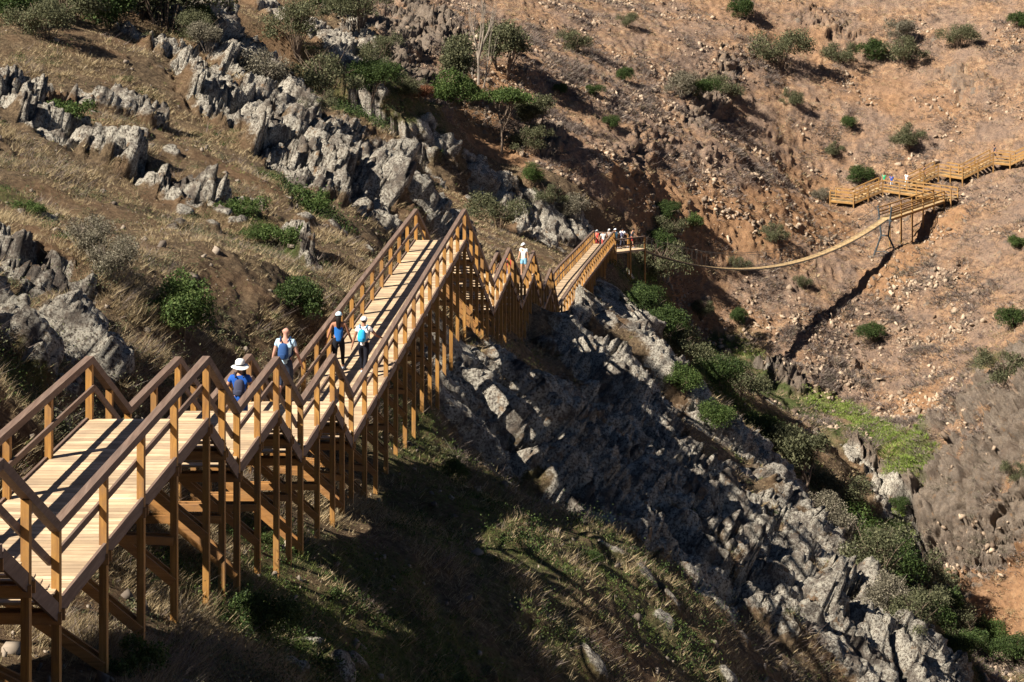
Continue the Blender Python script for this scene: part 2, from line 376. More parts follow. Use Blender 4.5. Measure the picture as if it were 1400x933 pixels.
# ------------------------------------------------------------------ the ground
def seg_field(X, Y, segs, wob=None):
    """union of capsules laid on the ground: segs = [(photo points, radius m, strength)] -> 0..1 field"""
    out = np.zeros(len(X), np.float32)
    for pts, r, st in segs:
        W = [hit(*p)[:2] for p in pts]
        if len(W) == 1: W = W*2
        for (ax, ay), (bx, by) in zip(W[:-1], W[1:]):
            R_ = r*1.8
            m = (X > min(ax, bx)-R_) & (X < max(ax, bx)+R_) & (Y > min(ay, by)-R_) & (Y < max(ay, by)+R_)
            if not m.any(): continue
            x, y = X[m], Y[m]; dx, dy = bx-ax, by-ay; L = dx*dx+dy*dy+1e-9
            t = np.clip(((x-ax)*dx+(y-ay)*dy)/L, 0, 1); d = np.sqrt((x-ax-t*dx)**2+(y-ay-t*dy)**2)
            if wob is not None: d = d+wob[m]*r*.55
            v = np.clip(1.25-d/r, 0, 1)*st; out[m] = np.maximum(out[m], np.clip(v*1.6, 0, st))
    return out
ROCK = [([(0, 350), (50, 390), (110, 470), (120, 500)], 1.3, 1), ([(0, 450), (60, 510)], .9, .6),
        ([(0, 130), (60, 165), (140, 200)], 2.0, 1), ([(150, 200), (225, 245), (275, 275)], 1.2, .9), ([(120, 150), (190, 170)], 1.2, .8),
        ([(190, 60), (240, 85), (262, 100)], 1.3, .9), ([(240, 5), (300, 60), (350, 110), (400, 160), (470, 235)], 2.4, 1), ([(270, 110), (330, 165), (390, 200), (460, 262)], 2.0, 1),
        ([(340, 0), (420, 40), (480, 90), (520, 130)], 2.2, .9), ([(540, 180), (600, 230), (680, 280), (760, 320), (790, 335)], 2.6, 1),
        ([(480, 190), (540, 230), (590, 270), (600, 320)], 3.0, 1), ([(640, 260), (700, 300), (740, 330)], 2.2, .95), ([(470, 280), (520, 300)], 1.2, .8),
        ([(150, 215), (200, 232)], 1., .8), ([(380, 330), (430, 365)], .5, .7), ([(250, 245), (350, 290)], .5, .5),
        ([(610, 470), (640, 520), (660, 580)], 2.0, 1), ([(680, 470), (740, 560), (790, 640), (830, 720)], 3.0, 1), ([(760, 440), (830, 520), (890, 600), (940, 700)], 3.2, 1),
        ([(840, 400), (900, 500), (960, 590)], 2.4, .95), ([(800, 600), (880, 720), (960, 800)], 2.6, 1), ([(930, 660), (1020, 760), (1120, 860), (1200, 930)], 3.0, 1),
        ([(1040, 650), (1080, 680), (1120, 750), (1180, 830), (1250, 900), (1320, 950)], 3.0, 1), ([(1090, 850), (1180, 890)], 2.0, .9), ([(950, 560), (1000, 620)], 1.6, .7),
        ([(1400, 490), (1340, 540), (1290, 610), (1240, 680), (1250, 730)], 3.0, 1), ([(1400, 560), (1350, 640), (1280, 700)], 4.0, 1), ([(1400, 700), (1320, 720), (1260, 760)], 3.0, .9),
        ([(1215, 690), (1200, 640), (1170, 620)], 1.4, .9), ([(1100, 600), (1160, 640)], .9, .5),
        ([(470, 20), (540, 40), (530, 90), (590, 20)], 5, .8), ([(940, 165), (1000, 70)], 2.2, .55), ([(880, 180), (860, 230)], 2., .45), ([(1310, 110), (1340, 130)], 3, .5), ([(920, 200), (960, 210)], 2, .4),
        ([(760, 175), (740, 210)], 1.4, .7), ([(1080, 510), (1170, 520)], 3., .5), ([(1050, 500), (1090, 530)], 1.4, .7), ([(1110, 20), (1160, 50)], 3, .45)]
GREEN = [([(330, 830), (430, 870), (560, 900)], 2.2, .8), ([(420, 740), (520, 790), (620, 880)], 1.6, .7), ([(560, 620), (640, 740), (720, 860)], 2., .55), ([(880, 840), (960, 900)], 2.2, .5), ([(300, 280), (370, 330), (430, 360)], 1.0, 1), ([(0, 260), (50, 290)], 1.0, .6), ([(60, 160), (100, 170)], .7, 1), ([(380, 250), (430, 290)], 1, .8), ([(340, 340), (400, 350)], 1, 1),
         ([(0, 420), (40, 560)], 1.2, .7), ([(400, 760), (500, 800), (560, 870), (640, 930)], 1.4, .9), ([(330, 860), (420, 890), (480, 930)], 1.6, 1), ([(560, 560), (620, 640), (700, 760)], 2.0, .7), ([(560, 640), (600, 760)], 1.6, .5),
         ([(880, 400), (920, 470), (980, 540), (1060, 590)], 3.0, 1), ([(900, 450), (1000, 480), (1080, 560), (1160, 600)], 3.0, 1), ([(940, 480), (1000, 560)], 3, 1), ([(740, 640), (860, 800)], 2.5, .5),
         ([(500, 130), (560, 140)], 4, .7), ([(440, 110), (480, 160)], 2, .5), ([(1340, 500), (1400, 480)], 1.5, .8), ([(890, 380), (900, 420)], 2, .9), ([(1260, 850), (1400, 930)], 3, .5), ([(1130, 680), (1220, 780)], 3.5, .9)]
BRIGHT = [([(1120, 548), (1160, 560), (1190, 585), (1240, 610), (1262, 640)], 1.7, 1), ([(1190, 600), (1245, 655)], 1.3, .8), ([(1010, 478), (1030, 485)], 1.3, .45), ([(1225, 700), (1235, 740)], .6, .7)]
SOIL = [([(880, 290), (960, 300), (1050, 310), (1130, 300)], 4, 1), ([(1140, 280), (1100, 260)], 3, .8), ([(1300, 285), (1240, 350), (1200, 390)], 2.2, 1), ([(1250, 550), (1270, 560)], 2.2, 1), ([(640, 160), (700, 110)], 2.5, 1), ([(660, 200), (700, 220)], 2.5, .9),
        ([(1300, 800), (1400, 760), (1390, 850)], 4, .9), ([(990, 20), (1100, 60)], 4, .5), ([(1180, 120), (1280, 150)], 4, .6), ([(900, 380), (960, 420), (1000, 470)], 4, .6), ([(1380, 650), (1385, 700)], .4, 1), ([(320, 400), (350, 430)], .8, .8), ([(430, 270), (370, 300)], .5, .5)]
WET = [([(1235, 690), (1245, 740)], .7, .6), ([(1040, 497), (1070, 512)], 1.0, .35)]
LOW = 1.0
def nonuni(parts):
    o = []
    for a, b, st in parts: o.append(np.linspace(a, b, max(2, int((b-a)/st/LOW)), endpoint=False))
    return np.concatenate(o+[np.array([parts[-1][1]])])
us = nonuni([(-1.1, -.5, .02), (-.5, -.27, .004), (-.27, .27, .00062), (.27, .45, .004), (.45, .9, .02)])
vs = np.exp(nonuni([(math.log(4), math.log(24), .03), (math.log(24), math.log(140), .0026), (math.log(140), math.log(185), .0008), (math.log(185), math.log(285), .0012), (math.log(285), math.log(400), .02)]))
NU, NV = len(us), len(vs)
U, V = np.meshgrid(us, vs); GX = (U*V).ravel(); GY = V.ravel()
print('terrain', NU, NV, NU*NV)
def base_fast(X, Y):                    # exact fit on a 0.5 m lattice, cubic-free bilinear; the boardwalk clamp is applied exactly
    inside = (X > TX[0]) & (X < TX[-1]-1) & (Y > TY[0]) & (Y < TY[-1]-1)
    out = np.empty(len(X)); out[inside] = baseq(X[inside], Y[inside]); out[~inside] = base(X[~inside], Y[~inside]); return out
GZ = base_fast(GX, GY)
P = np.stack([GX, GY, GZ], 1)
e = .6
nx = -(base_fast(GX+e, GY)-base_fast(GX-e, GY))/(2*e); ny = -(base_fast(GX, GY+e)-base_fast(GX, GY-e))/(2*e)
NN = np.stack([nx, ny, np.ones_like(nx)], 1); NN /= np.linalg.norm(NN, axis=1)[:, None]
core = (np.abs(U.ravel()) < .3) & (GY > 20) & (GY < 300)
wob = np.zeros(len(GX), np.float32); wob[core] = fbm(P[core], 2.2, 4, 5)*1.6
rock = seg_field(GX, GY, ROCK, wob); ci0 = np.nonzero(core & (rock > .01))[0]; rock[ci0] *= np.clip(1.25+fbm(P[ci0], 4.5, 3, 951)*1.9, 0, 1); green = seg_field(GX, GY, GREEN, wob); bright = seg_field(GX, GY, BRIGHT, wob); soil = seg_field(GX, GY, SOIL, wob); wet = seg_field(GX, GY, WET, wob)
# which hillside: 0 near spur, 1 beyond the stream
st = [hit(*p)[:2] for p in ((480, 0), (520, 105), (575, 165), (640, 215), (700, 258), (760, 290), (815, 318), (862, 345))]+[(8.6*S, 160*S), (16*S, 163*S), (20.5*S, 162*S), (24*S, 150*S), (26.5*S, 143*S), (27*S, 130*S), (26*S, 100*S), (28*S, 20*S)]
SX = np.array([a for a, b in st]); SYY = np.array([b for a, b in st])
o_ = np.argsort(SYY[8:]);
def farfield(X, Y):
    f = np.zeros(len(X), np.float32)
    # crest line (Y as a function of X) for the first eight, stream line (X as a function of Y) after
    yl = np.interp(X, SX[:10], SYY[:10]); f = np.where((X < 9.5*S) & (Y > yl+4*S), 1, f)
    xs = np.interp(Y, SYY[8:][o_], SX[8:][o_]); f = np.where((X >= 9.5*S) & ((X > xs) | (Y > 166*S)), 1, f)
    return f.astype(np.float32)
far = farfield(GX+wob*.8, GY+wob*.8)
amt = np.where(core, 1., 0.).astype(np.float32)
D = np.zeros(len(GX), np.float32)
Pc = P[core]; farc = far[core]; rc_ = rock[core]
D[core] = fbm(Pc, 6.5, 5, 31)*.62+fbm(Pc, 1.3, 5, 77)*.22*(1+.5*farc)
# gullies and rubble steps running down the far slope
D[core] += farc*(np.abs(fbm(Pc*np.array([1, .35, .5]), 7, 3, 90))*.55-.15)
ridx = np.nonzero(core)[0][rc_ > .02]
Pr = P[ridx]; rm = rock[ridx]
# slabs: blocks stretched down the dip
dip = np.array([.70, -.10, -.70]); dip /= np.linalg.norm(dip); b1 = np.array([.15, .98, 0]); b1 -= dip*b1.dot(dip); b1 /= np.linalg.norm(b1); b2 = np.cross(dip, b1)
Q = np.where(far[ridx][:, None] > .5, Pr*np.array([.85, .85, 1.0]), np.stack([Pr@dip/2.6, Pr@b1, Pr@b2*1.5], 1))+np.stack([vnoise(Pr/1.7, 201), vnoise(Pr/1.7, 202), vnoise(Pr/1.7, 203)], 1)*.22
h1, c1, r1 = worley(Q/1.9, 300); h2, c2, r2 = worley(Q/.68+9, 310); h3, c3, r3 = worley(Q/.27+5, 320)
vr = np.clip(.8+fbm(Pr, 3.5, 2, 961)*1.6, .55, 1.6); big = h1*.55-np.clip(.13-c1, 0, .13)*7.0; mid = (h2*.30-np.clip(.12-c2, 0, .12)*2.4)*vr; sm = (h3*.13-np.clip(.12-c3, 0, .12)*.6)*vr
rs = np.clip(rm*1.25, 0, 1); rs = rs*rs*(3-2*rs)
ff = 1+.1*far[ridx]*(GX[ridx] > 20*S)
D[ridx] += rs*(.45+big*1.1+mid+sm*(1+.5*far[ridx])+fbm(Pr, .5, 4, 401, True)*.12)*ff
# scattered half-buried rock among the grass
oc = np.nonzero(core & (rock < .3))[0]; cl = fbm(P[oc], 3.5, 3, 501); sel = oc[cl > .12]
if len(sel):
    hs, cs, rr = worley(P[sel]/.9, 520); v = np.clip((rr-.62)*3, 0, 1)*np.clip(cs*3, 0, 1)*np.clip((cl[cl > .12]-.12)*6, 0, 1)
    D[sel] += v*.30; rock[sel] = np.maximum(rock[sel], v*.75)
# fine litter relief
D[core] += fbm(Pc, .34, 3, 601)*(.055+.05*farc)+farc*np.maximum(fbm(Pc, .9, 3, 611, True)-.1, 0)*.30
fade = np.clip((.34-np.abs(U.ravel()))/.05, 0, 1)*np.clip((GY-16)/6, 0, 1)
# stay clear of the boardwalk and the paths under it
dzw = np.interp(GY, RY, RZ)-RH; wl_ = (-9.476+.3*np.clip((GY/S-32)/32, -.2, 1))*S+DX*GY; wr_ = X0R+DX*GY
dist = np.maximum(np.maximum(wl_-GX, GX-wr_), 0); onw = (GY > 14*S) & (GY < 152.5*S)
clr = np.where(GY > 97*S, 4.0, 1.5); lo = np.where(onw, np.clip(dist/clr, .1, 1), 1)
Dd = D*fade; Dd = np.where(onw & (dist < clr) & (Dd > 0), Dd*lo, Dd)
P2 = P+NN*Dd[:, None]
idx = np.arange(NU*NV).reshape(NV, NU)
QD = np.stack([idx[:-1, :-1], idx[:-1, 1:], idx[1:, 1:], idx[1:, :-1]], -1).reshape(-1, 4)
gr = npmesh('hillside', P2, QD, 'ground', smooth=False); tag(gr, kind='structure')
def colattr(o, name, r, g, b):
    a = o.data.color_attributes.new(name, 'FLOAT_COLOR', 'POINT'); z = np.ones((len(r), 4), np.float32); z[:, 0] = r; z[:, 1] = g; z[:, 2] = b
    a.data.foreach_set('color', z.ravel())
colattr(gr, 'mask', rock, green, far); colattr(gr, 'mask2', soil, bright, wet)
# a lattice for placing things on the finished surface
from mathutils.bvhtree import BVHTree
gsel = (np.abs(U) < .32) & (V > 18) & (V < 330)
Zd = P2[:, 2]
def surf(x, y):
    """finished ground height and normal near x, y (nearest mesh column)"""
    u = x/y; i = int(np.clip(np.searchsorted(us, u), 1, NU-2)); j = int(np.clip(np.searchsorted(vs, y), 1, NV-2))
    k = j*NU+i; return float(P2[k, 2]), Vector(NN[k])
lf = link('ground', [(-3000, -3000, -95), (3000, -3000, -95), (3000, 3000, -95), (-3000, 3000, -95)], [(0, 1, 2, 3)], mat_plain('far_ground', (.24, .18, .12))); tag(lf, kind='structure')
# ------------------------------------------------------------------ near boardwalk
PERP = Vector((1, -DX, 0)).normalized(); ALONG = Vector((DX, 1, 0)).normalized()
bw = empty('wooden_boardwalk', (xr(24.7*S), 24.7*S, -9.4*S))
tag(bw, 'long stepped timber boardwalk on tall amber stilts, running from the lower left down the ridge', 'boardwalk')
BWL = Vector(bw.location)
def part(mb, name, mat, parent=bw):
    off = Vector((0, 0, 0)) if parent is None else BWL
    mb.V = [tuple(Vector(v)-off) for v in mb.V]
    return mb.build(name, mat, parent if parent is not None else None)
def pR(Y, z): return Vector((xr(Y), Y, z))
def pL(Y, z): return Vector((xl(Y), Y, z))
PW = .115
levels = []; flights = []
for i in range(len(RAIL)-1):
    (a, za), (b, zb) = RAIL[i], RAIL[i+1]; a *= S; b *= S; za *= S; zb *= S
    if 16 <= i <= 18: flights.append((a, b, za-RH, zb-RH, 'ramp'))
    elif abs(za-zb) < .35: levels.append((a, b, za-RH, zb-RH, 'level'))
    else: flights.append((a, b, za-RH, zb-RH, 'stair'))
rd = random.Random(3)
def deck(a, b, za, zb, name='deck'):
    mb = MB(); n = max(1, round((b-a)/.145)); st = (b-a)/n
    for k in range(n):
        y0 = a+st*k; y = y0+st/2; z = za+(zb-za)*(k+.5)/n-.02+rd.uniform(-.002, .002); e = rd.uniform(-.012, .012)
        sl = (zb-za)/(b-a); dv = Vector((DX, 1, sl)).normalized()*(st/2-.007)
        A = pL(y, z)-PERP*(.0+e*.4); B = pR(y, z)+PERP*(.0-e*.4)
        n0 = len(mb.V)
        for q in (A-dv, B-dv, B+dv, A+dv): mb.V.append(tuple(q)); mb.V.append(tuple(q-Vector((0, 0, .035))))
        for f in ((0, 2, 4, 6), (7, 5, 3, 1), (0, 1, 3, 2), (2, 3, 5, 4), (4, 5, 7, 6), (6, 7, 1, 0)): mb.F.append(tuple(n0+i for i in f))
    return part(mb, name, 'deck')
for a, b, za, zb, k in levels: deck(a, b, za, zb)
for a, b, za, zb, k in flights:
    if k == 'ramp': deck(a, b, za, zb, 'ramp_deck')
    else:
        mb = MB(); n = max(4, round((za-zb)/.2)); st = (b-a)/n
        for j in range(n):
            y = a+st*(j+.5); z = za-(za-zb)*(j+1)/(n+1)-.02
            for q in (-.25, .25): mb.beam(pL(y+st*q, z)-PERP*.02, pR(y+st*q, z)+PERP*.02, st*.46, .04, ALONG)
        part(mb, 'stair_treads', 'deck')
# stringers along both edges
for a, b, za, zb, k in levels+flights:
    for P_, s in ((pL, -1), (pR, 1)):
        mb = MB(); d = .11 if k != 'stair' else .17
        o = PERP*(s*(.03 if k == 'stair' else .032)); mb.beam(P_(a, za-d+.01)+o, P_(b, zb-d+.01)+o, .045, .23, PERP)
        part(mb, 'stringer', 'rail')
# posts: (depth) list per segment
posty = []
def seg(a, b, n, first=True):
    for k in range(0 if first else 1, n+1): posty.append(a+(b-a)*k/n)
plan = [(16*S, 22.6*S, 3), (22.75*S, 24.55*S, 2), (24.9*S, 31.75*S, 4), (32.05*S, 33.75*S, 2), (34.05*S, 36.75*S, 2), (37.05*S, 38.85*S, 2), (39.15*S, 42.05*S, 2), (42.35*S, 44.15*S, 2),
        (44.5*S, 63.55*S, 13), (63.9*S, 71.4*S, 5), (71.8*S, 76.8*S, 4), (77.2*S, 81.5*S, 4), (81.9*S, 86.7*S, 4), (87.1*S, 91.1*S, 4), (91.5*S, 95.3*S, 3), (95.7*S, 99.6*S, 4), (100.2*S, 150.6*S, 27), (151*S, 152.5*S, 1)]
for i, (a, b, n) in enumerate(plan): seg(a+.02, b, n, first=(i == 0 or True))
posty = sorted(posty); py2 = []
for y in posty:
    if not py2 or y-py2[-1] > .55*S: py2.append(y)
    elif abs(y-py2[-1]) > .2: py2[-1] = (y+py2[-1])/2
posty = py2
count = 0; fposts = MB()
for k, y in enumerate(posty):
    zt = railz(y)-.13
    for P_, s in ((pR, 1), (pL, -1)):
        X = P_(y, 0).x; g = float(baseq(X, y))
        zb = min(g-.5, zt-RH-.3)
        mb = fposts if k >= 50 else MB()
        mb.beam(P_(y, zb), P_(y, zt), PW, PW, PERP)
        if k < 50: part(mb, 'post', 'post')
o = part(fposts, 'posts_of_the_far_flights', 'post'); o['kind'] = 'stuff'
# handrails and mid rails, one piece per straight run
for i in range(len(RAIL)-1):
    (a, za), (b, zb) = RAIL[i], RAIL[i+1]
    for P_, s in ((pR, 1), (pL, -1)):
        A = P_(a*S, za*S-.065); B = P_(b*S, zb*S-.065); d = (B-A).normalized()
        part(MB().beam(A-d*.02, B+d*.02, .135, .13, PERP), 'handrail', 'rail')
        A = P_(a*S, za*S-.56)-PERP*(s*(PW/2+.022)); B = P_(b*S, zb*S-.56)-PERP*(s*(PW/2+.022))
        part(MB().beam(A+d*.01, B-d*.01, .04, .11, PERP), 'mid_rail', 'rail')
# trestles: beams under the deck and crossed diagonal braces, facing along the walk
nb = 0; farb = MB()
for k, y in enumerate(posty):
    zt = railz(y)-RH-.2; gR = float(baseq(xr(y), y)); gL = float(baseq(xl(y), y))
    hR = zt-gR
    near = k < 46
    for s in (-1, 1):
        off = ALONG*(s*(PW/2+.022))
        m1 = MB() if near else farb
        m1.beam(pL(y, zt-.02)+off-PERP*.12, pR(y, zt-.02)+off+PERP*.1, .04, .16, ALONG)
        if near: part(m1, 'cross_beam', 'brace')
        if hR > 1.1:
            m2 = MB() if near else farb
            m2.beam(pL(y, zt-.15)+off, pR(y, max(gR+.12, zt-1.9))+off, .04, .15, ALONG)
            if near: part(m2, 'brace', 'brace')
            if hR > 2.0 and k % 2 == 0 and near:
                part(MB().beam(pL(y, max(gL, zt-1.2))+off*1.02, pR(y, zt-1.2)+off*1.02, .04, .14, ALONG), 'cross_beam', 'brace')
if farb.V: o = part(farb, 'braces_of_the_far_flights', 'brace'); o['kind'] = 'stuff'

# landing where the suspension bridge begins
EY = 152.6*S; ez = -32.3*S-RH
lp = MB(); A0 = Vector((xl(EY), EY, ez)); ends = []
BD = Vector((31.8-9.6, 182-153.5, 0)).normalized(); BP = Vector((BD.y, -BD.x, 0))
b0 = Vector((9.0*S, 154.4*S, ez-.05))
cor = [A0-PERP*.05, pR(EY, ez)+PERP*.05, b0+BP*.9, b0-BP*.9, Vector((xl(EY)+.2, EY+2.6*S, ez))]
n0 = len(lp.V)
for q in cor: lp.V.append(tuple(q)); 
for q in cor: lp.V.append(tuple(q-Vector((0, 0, .16))))
nn = len(cor); lp.F += [tuple(range(nn)), tuple(range(2*nn-1, nn-1, -1))]+[(i, i+nn, (i+1) % nn+nn, (i+1) % nn) for i in range(nn)]
part(lp, 'landing_deck', 'deck')
def fence(pts, closed=False, hh=RH, name='landing_rail', mat='rail', pm='post', parent=bw, rails=(0, .5), pw=.12, toground=True):
    for A, B in zip(pts[:-1], pts[1:]):
        A = Vector(A); B = Vector(B); L = (B-A).length; d = (B-A).normalized(); n = max(1, round(L/1.7))
        side = d.cross(Vector((0, 0, 1)))
        for f in rails: part(MB().beam(A+Vector((0, 0, hh*(1-f)-.05)), B+Vector((0, 0, hh*(1-f)-.05)), .05 if f else .12, .1, side), name, mat, parent)
        for k in range(n+1):
            q = A+(B-A)*(k/n); g = float(baseq(q.x, q.y)) if toground else q.z-.2
            part(MB().beam((q.x, q.y, min(g-.4, q.z-.3)), (q.x, q.y, q.z+hh-.1), pw, pw, side), 'post', pm, parent)
fence([cor[4], cor[0]]); fence([cor[4], cor[3]]); fence([cor[1], cor[2]])
# ------------------------------------------------------------------ suspension bridge and the boardwalk across the gorge
br = empty('suspension_bridge', (0, 0, 0)); 
tag(br, 'narrow suspension footbridge sagging across the gorge to a splayed grey steel tower', 'suspension bridge')
T0 = BT0; t1 = BT1; BV = T0-t1
BD = Vector((BV.x, BV.y, 0)).normalized(); BP = Vector((BD.y, -BD.x, 0))
def bpt(t, up=0, side=0, sag=SAG): return t1+BV*t+Vector((0, 0, -4*sag*t*(1-t)+up))+BP*side
mb = MB(); N = 300
for k in range(N):
    a = bpt(k/N+.0002); b = bpt((k+1)/N-.0004); d = b-a
    mb.beam(a-BP*.36+d/2, a+BP*.36+d/2, d.length, .05, d)
mb.build('bridge_deck', 'fardeck', br)
for s in (-1, 1):
    MB().tube([bpt(k/40, -.07, s*.38) for k in range(41)], .045, 6).build('deck_cable', 'cable', br)
    MB().tube([bpt(k/40, 1.15, s*.62, SAG*.93) for k in range(41)], .022, 6).build('hand_cable', 'cable', br)
mb = MB()
for k in range(1, 56):
    for s in (-1, 1): mb.tube([bpt(k/56, 0, s*.38), bpt(k/56, 1.15, s*.62, SAG*.93)], .007, 4)
o = mb.build('hanger_wires', 'cable', br); o['kind'] = 'stuff'
# tower: two legs crossing inward to a waist
tw = empty('tower', T0); tw.parent = br
gz = float(baseq(T0.x, T0.y))
for s in (-1, 1):
    g = T0+BP*s*1.35; gzz = float(baseq(g.x, g.y))-.3
    pts = [(T0.x+BP.x*s*1.45, T0.y+BP.y*s*1.45, gzz), T0+BP*s*.42+Vector((0, 0, -1.75)), T0+BP*s*.78+Vector((0, 0, 1.25))]
    q = MB().tube([Vector(p)-T0 for p in pts], .10, 8).build('tower_leg', 'steel', tw)
    q2 = MB(); q2.beam(Vector(pts[0])-T0-BP*.3+Vector((0, 0, .1)), Vector(pts[0])-T0+BP*.3+Vector((0, 0, .1)), .6, .6); q2.build('footing', 'concrete', tw)
MB().beam(BP*-.45+Vector((0, 0, -1.75)), BP*.45+Vector((0, 0, -1.75)), .12, .12).build('tower_tie', 'steel', tw)
MB().beam(BP*-1.25+Vector((0, 0, gz-T0.z+.35)), BP*1.25+Vector((0, 0, gz-T0.z+.5)), .08, .08).build('tower_tie', 'steel', tw)
MB().beam(BP*-.8+Vector((0, 0, -.12)), BP*.8+Vector((0, 0, -.12)), .14, .14).build('tower_tie', 'steel', tw)

fb = empty('hillside_boardwalk', T0+Vector((4, 6, 0))); BWL_keep = BWL; BWL = Vector(fb.location)
tag(fb, 'golden zigzag timber boardwalk climbing the far hillside beyond the suspension bridge', 'boardwalk')
def wrun(pts, width=1.6, stair=(), away=None, first=True, sp=1.9, skip=0):
    """pts: near handrail tops"""
    P = [Vector(p) for p in pts]; out = []
    for i in range(len(P)-1):
        A, B = P[i], P[i+1]; d = (B-A); dh = Vector((d.x, d.y, 0)).normalized(); side = Vector((-dh.y, dh.x, 0))
        if side.y < 0: side = -side
        if away is not None and side.dot(away) < 0: side = -side
        L = d.length; lo = Vector((0, 0, -RH))
        if i in stair:
            n = max(3, round(abs(d.z)/.19)); mb = MB()
            for k in range(n):
                q = A+d*((k+.5)/n)+lo; q.z = A.z-RH+d.z*(k+.5)/n
                mb.beam(q, q+side*width, abs(Vector((d.x, d.y)).length)/n*.95, .05, dh)
            part(mb, 'stair_treads', 'fardeck', fb)
        else:
            n = max(2, round(L/.15)); mb = MB()
            for k in range(n):
                q = A+d*((k+.5)/n)+lo; mb.beam(q, q+side*width, L/n-.01, .04, d)
            part(mb, 'deck', 'fardeck', fb)
        for off in (side*0, side*width):
            part(MB().beam(A+off+Vector((0, 0, -.06)), B+off+Vector((0, 0, -.06)), .12, .11, side), 'handrail', 'farwood', fb)
            part(MB().beam(A+off+Vector((0, 0, -.50)), B+off+Vector((0, 0, -.50)), .04, .13, side), 'mid_rail', 'farwood', fb)
            part(MB().beam(A+off+Vector((0, 0, -.82)), B+off+Vector((0, 0, -.82)), .04, .13, side), 'mid_rail', 'farwood', fb)
            part(MB().beam(A+off+lo+Vector((0, 0, -.12)), B+off+lo+Vector((0, 0, -.12)), .05, .22, side), 'stringer', 'farwood', fb)
            m = max(1, round(L/sp))
            for k in range(m+1):
                if (k == 0 and i > 0) or k < skip: continue
                q = A+d*(k/m)+off; g = float(baseq(q.x, q.y))
                part(MB().beam((q.x, q.y, min(g-.3, q.z-RH-.4)), (q.x, q.y, q.z-.1), .12, .12, side), 'post', 'farwood', fb)
wrun([W3(1135, 260, 195.2), W3(1167, 263, 194), W3(1207, 246, 194.3), W3(1300, 259, 190)], stair=(1,))
wrun([W3(1243, 244, 195.0), W3(1283, 224, 195.2), W3(1316, 229, 193.3), W3(1358, 208, 193.3), W3(1381, 210, 192.5), W3(1405, 198, 191.5), W3(1432, 201, 190.4), W3(1458, 186, 190.2)], stair=(0, 2, 4, 6))
q0 = T0+BP*.62+Vector((0, 0, RH)); q1 = Vector(W3(1291, 261, 190.2)); 
wrun([q0, q1], width=1.3, away=-BP, sp=2.4, skip=1)
# ------------------------------------------------------------------ vegetation and loose stone
def rot_rand(n, rng):
    q = rng.normal(size=(n, 4)); q /= np.linalg.norm(q, axis=1)[:, None]; a, b, c, d = q.T
    return np.stack([np.stack([1-2*(c*c+d*d), 2*(b*c-a*d), 2*(b*d+a*c)], 1), np.stack([2*(b*c+a*d), 1-2*(b*b+d*d), 2*(c*d-a*b)], 1), np.stack([2*(b*d-a*c), 2*(c*d+a*b), 1-2*(b*b+c*c)], 1)], 1)
def leaf_cloud(centers, radii, n, size, rng, flat=1.0, shell=.45):
    """n small leaves spread through lobes, thinner inside, with ragged gaps"""
    centers = np.array(centers, float); radii = np.array(radii, float); pw = radii**2; k = rng.choice(len(radii), n, p=pw/pw.sum())
    d = rng.normal(size=(n, 3)); d /= np.linalg.norm(d, axis=1)[:, None]; d[:, 2] = np.where(d[:, 2] < -.35, -d[:, 2], d[:, 2])
    r = radii[k]*(shell+(1.08-shell)*rng.random(n)**.6)
    nz = fbm((centers[k]+d*radii[k][:, None])*1.0, radii.mean()*.55, 3, 7)
    r = r*(1+nz*.55); keep = nz > -.42
    c = centers[k]+d*r[:, None]*np.array([1, 1, flat]); c = c[keep]; n = len(c)
    Rm = rot_rand(n, rng); s = size*(.6+.8*rng.random(n))
    t = np.array([(-.5, -.12, 0), (0, -.3, .05), (.5, .0, -.05), (0, .3, .05)])
    V = np.einsum('nij,kj->nki', Rm, t)*s[:, None, None]+c[:, None, :]
    return V.reshape(-1, 3), np.arange(n*4).reshape(n, 4)
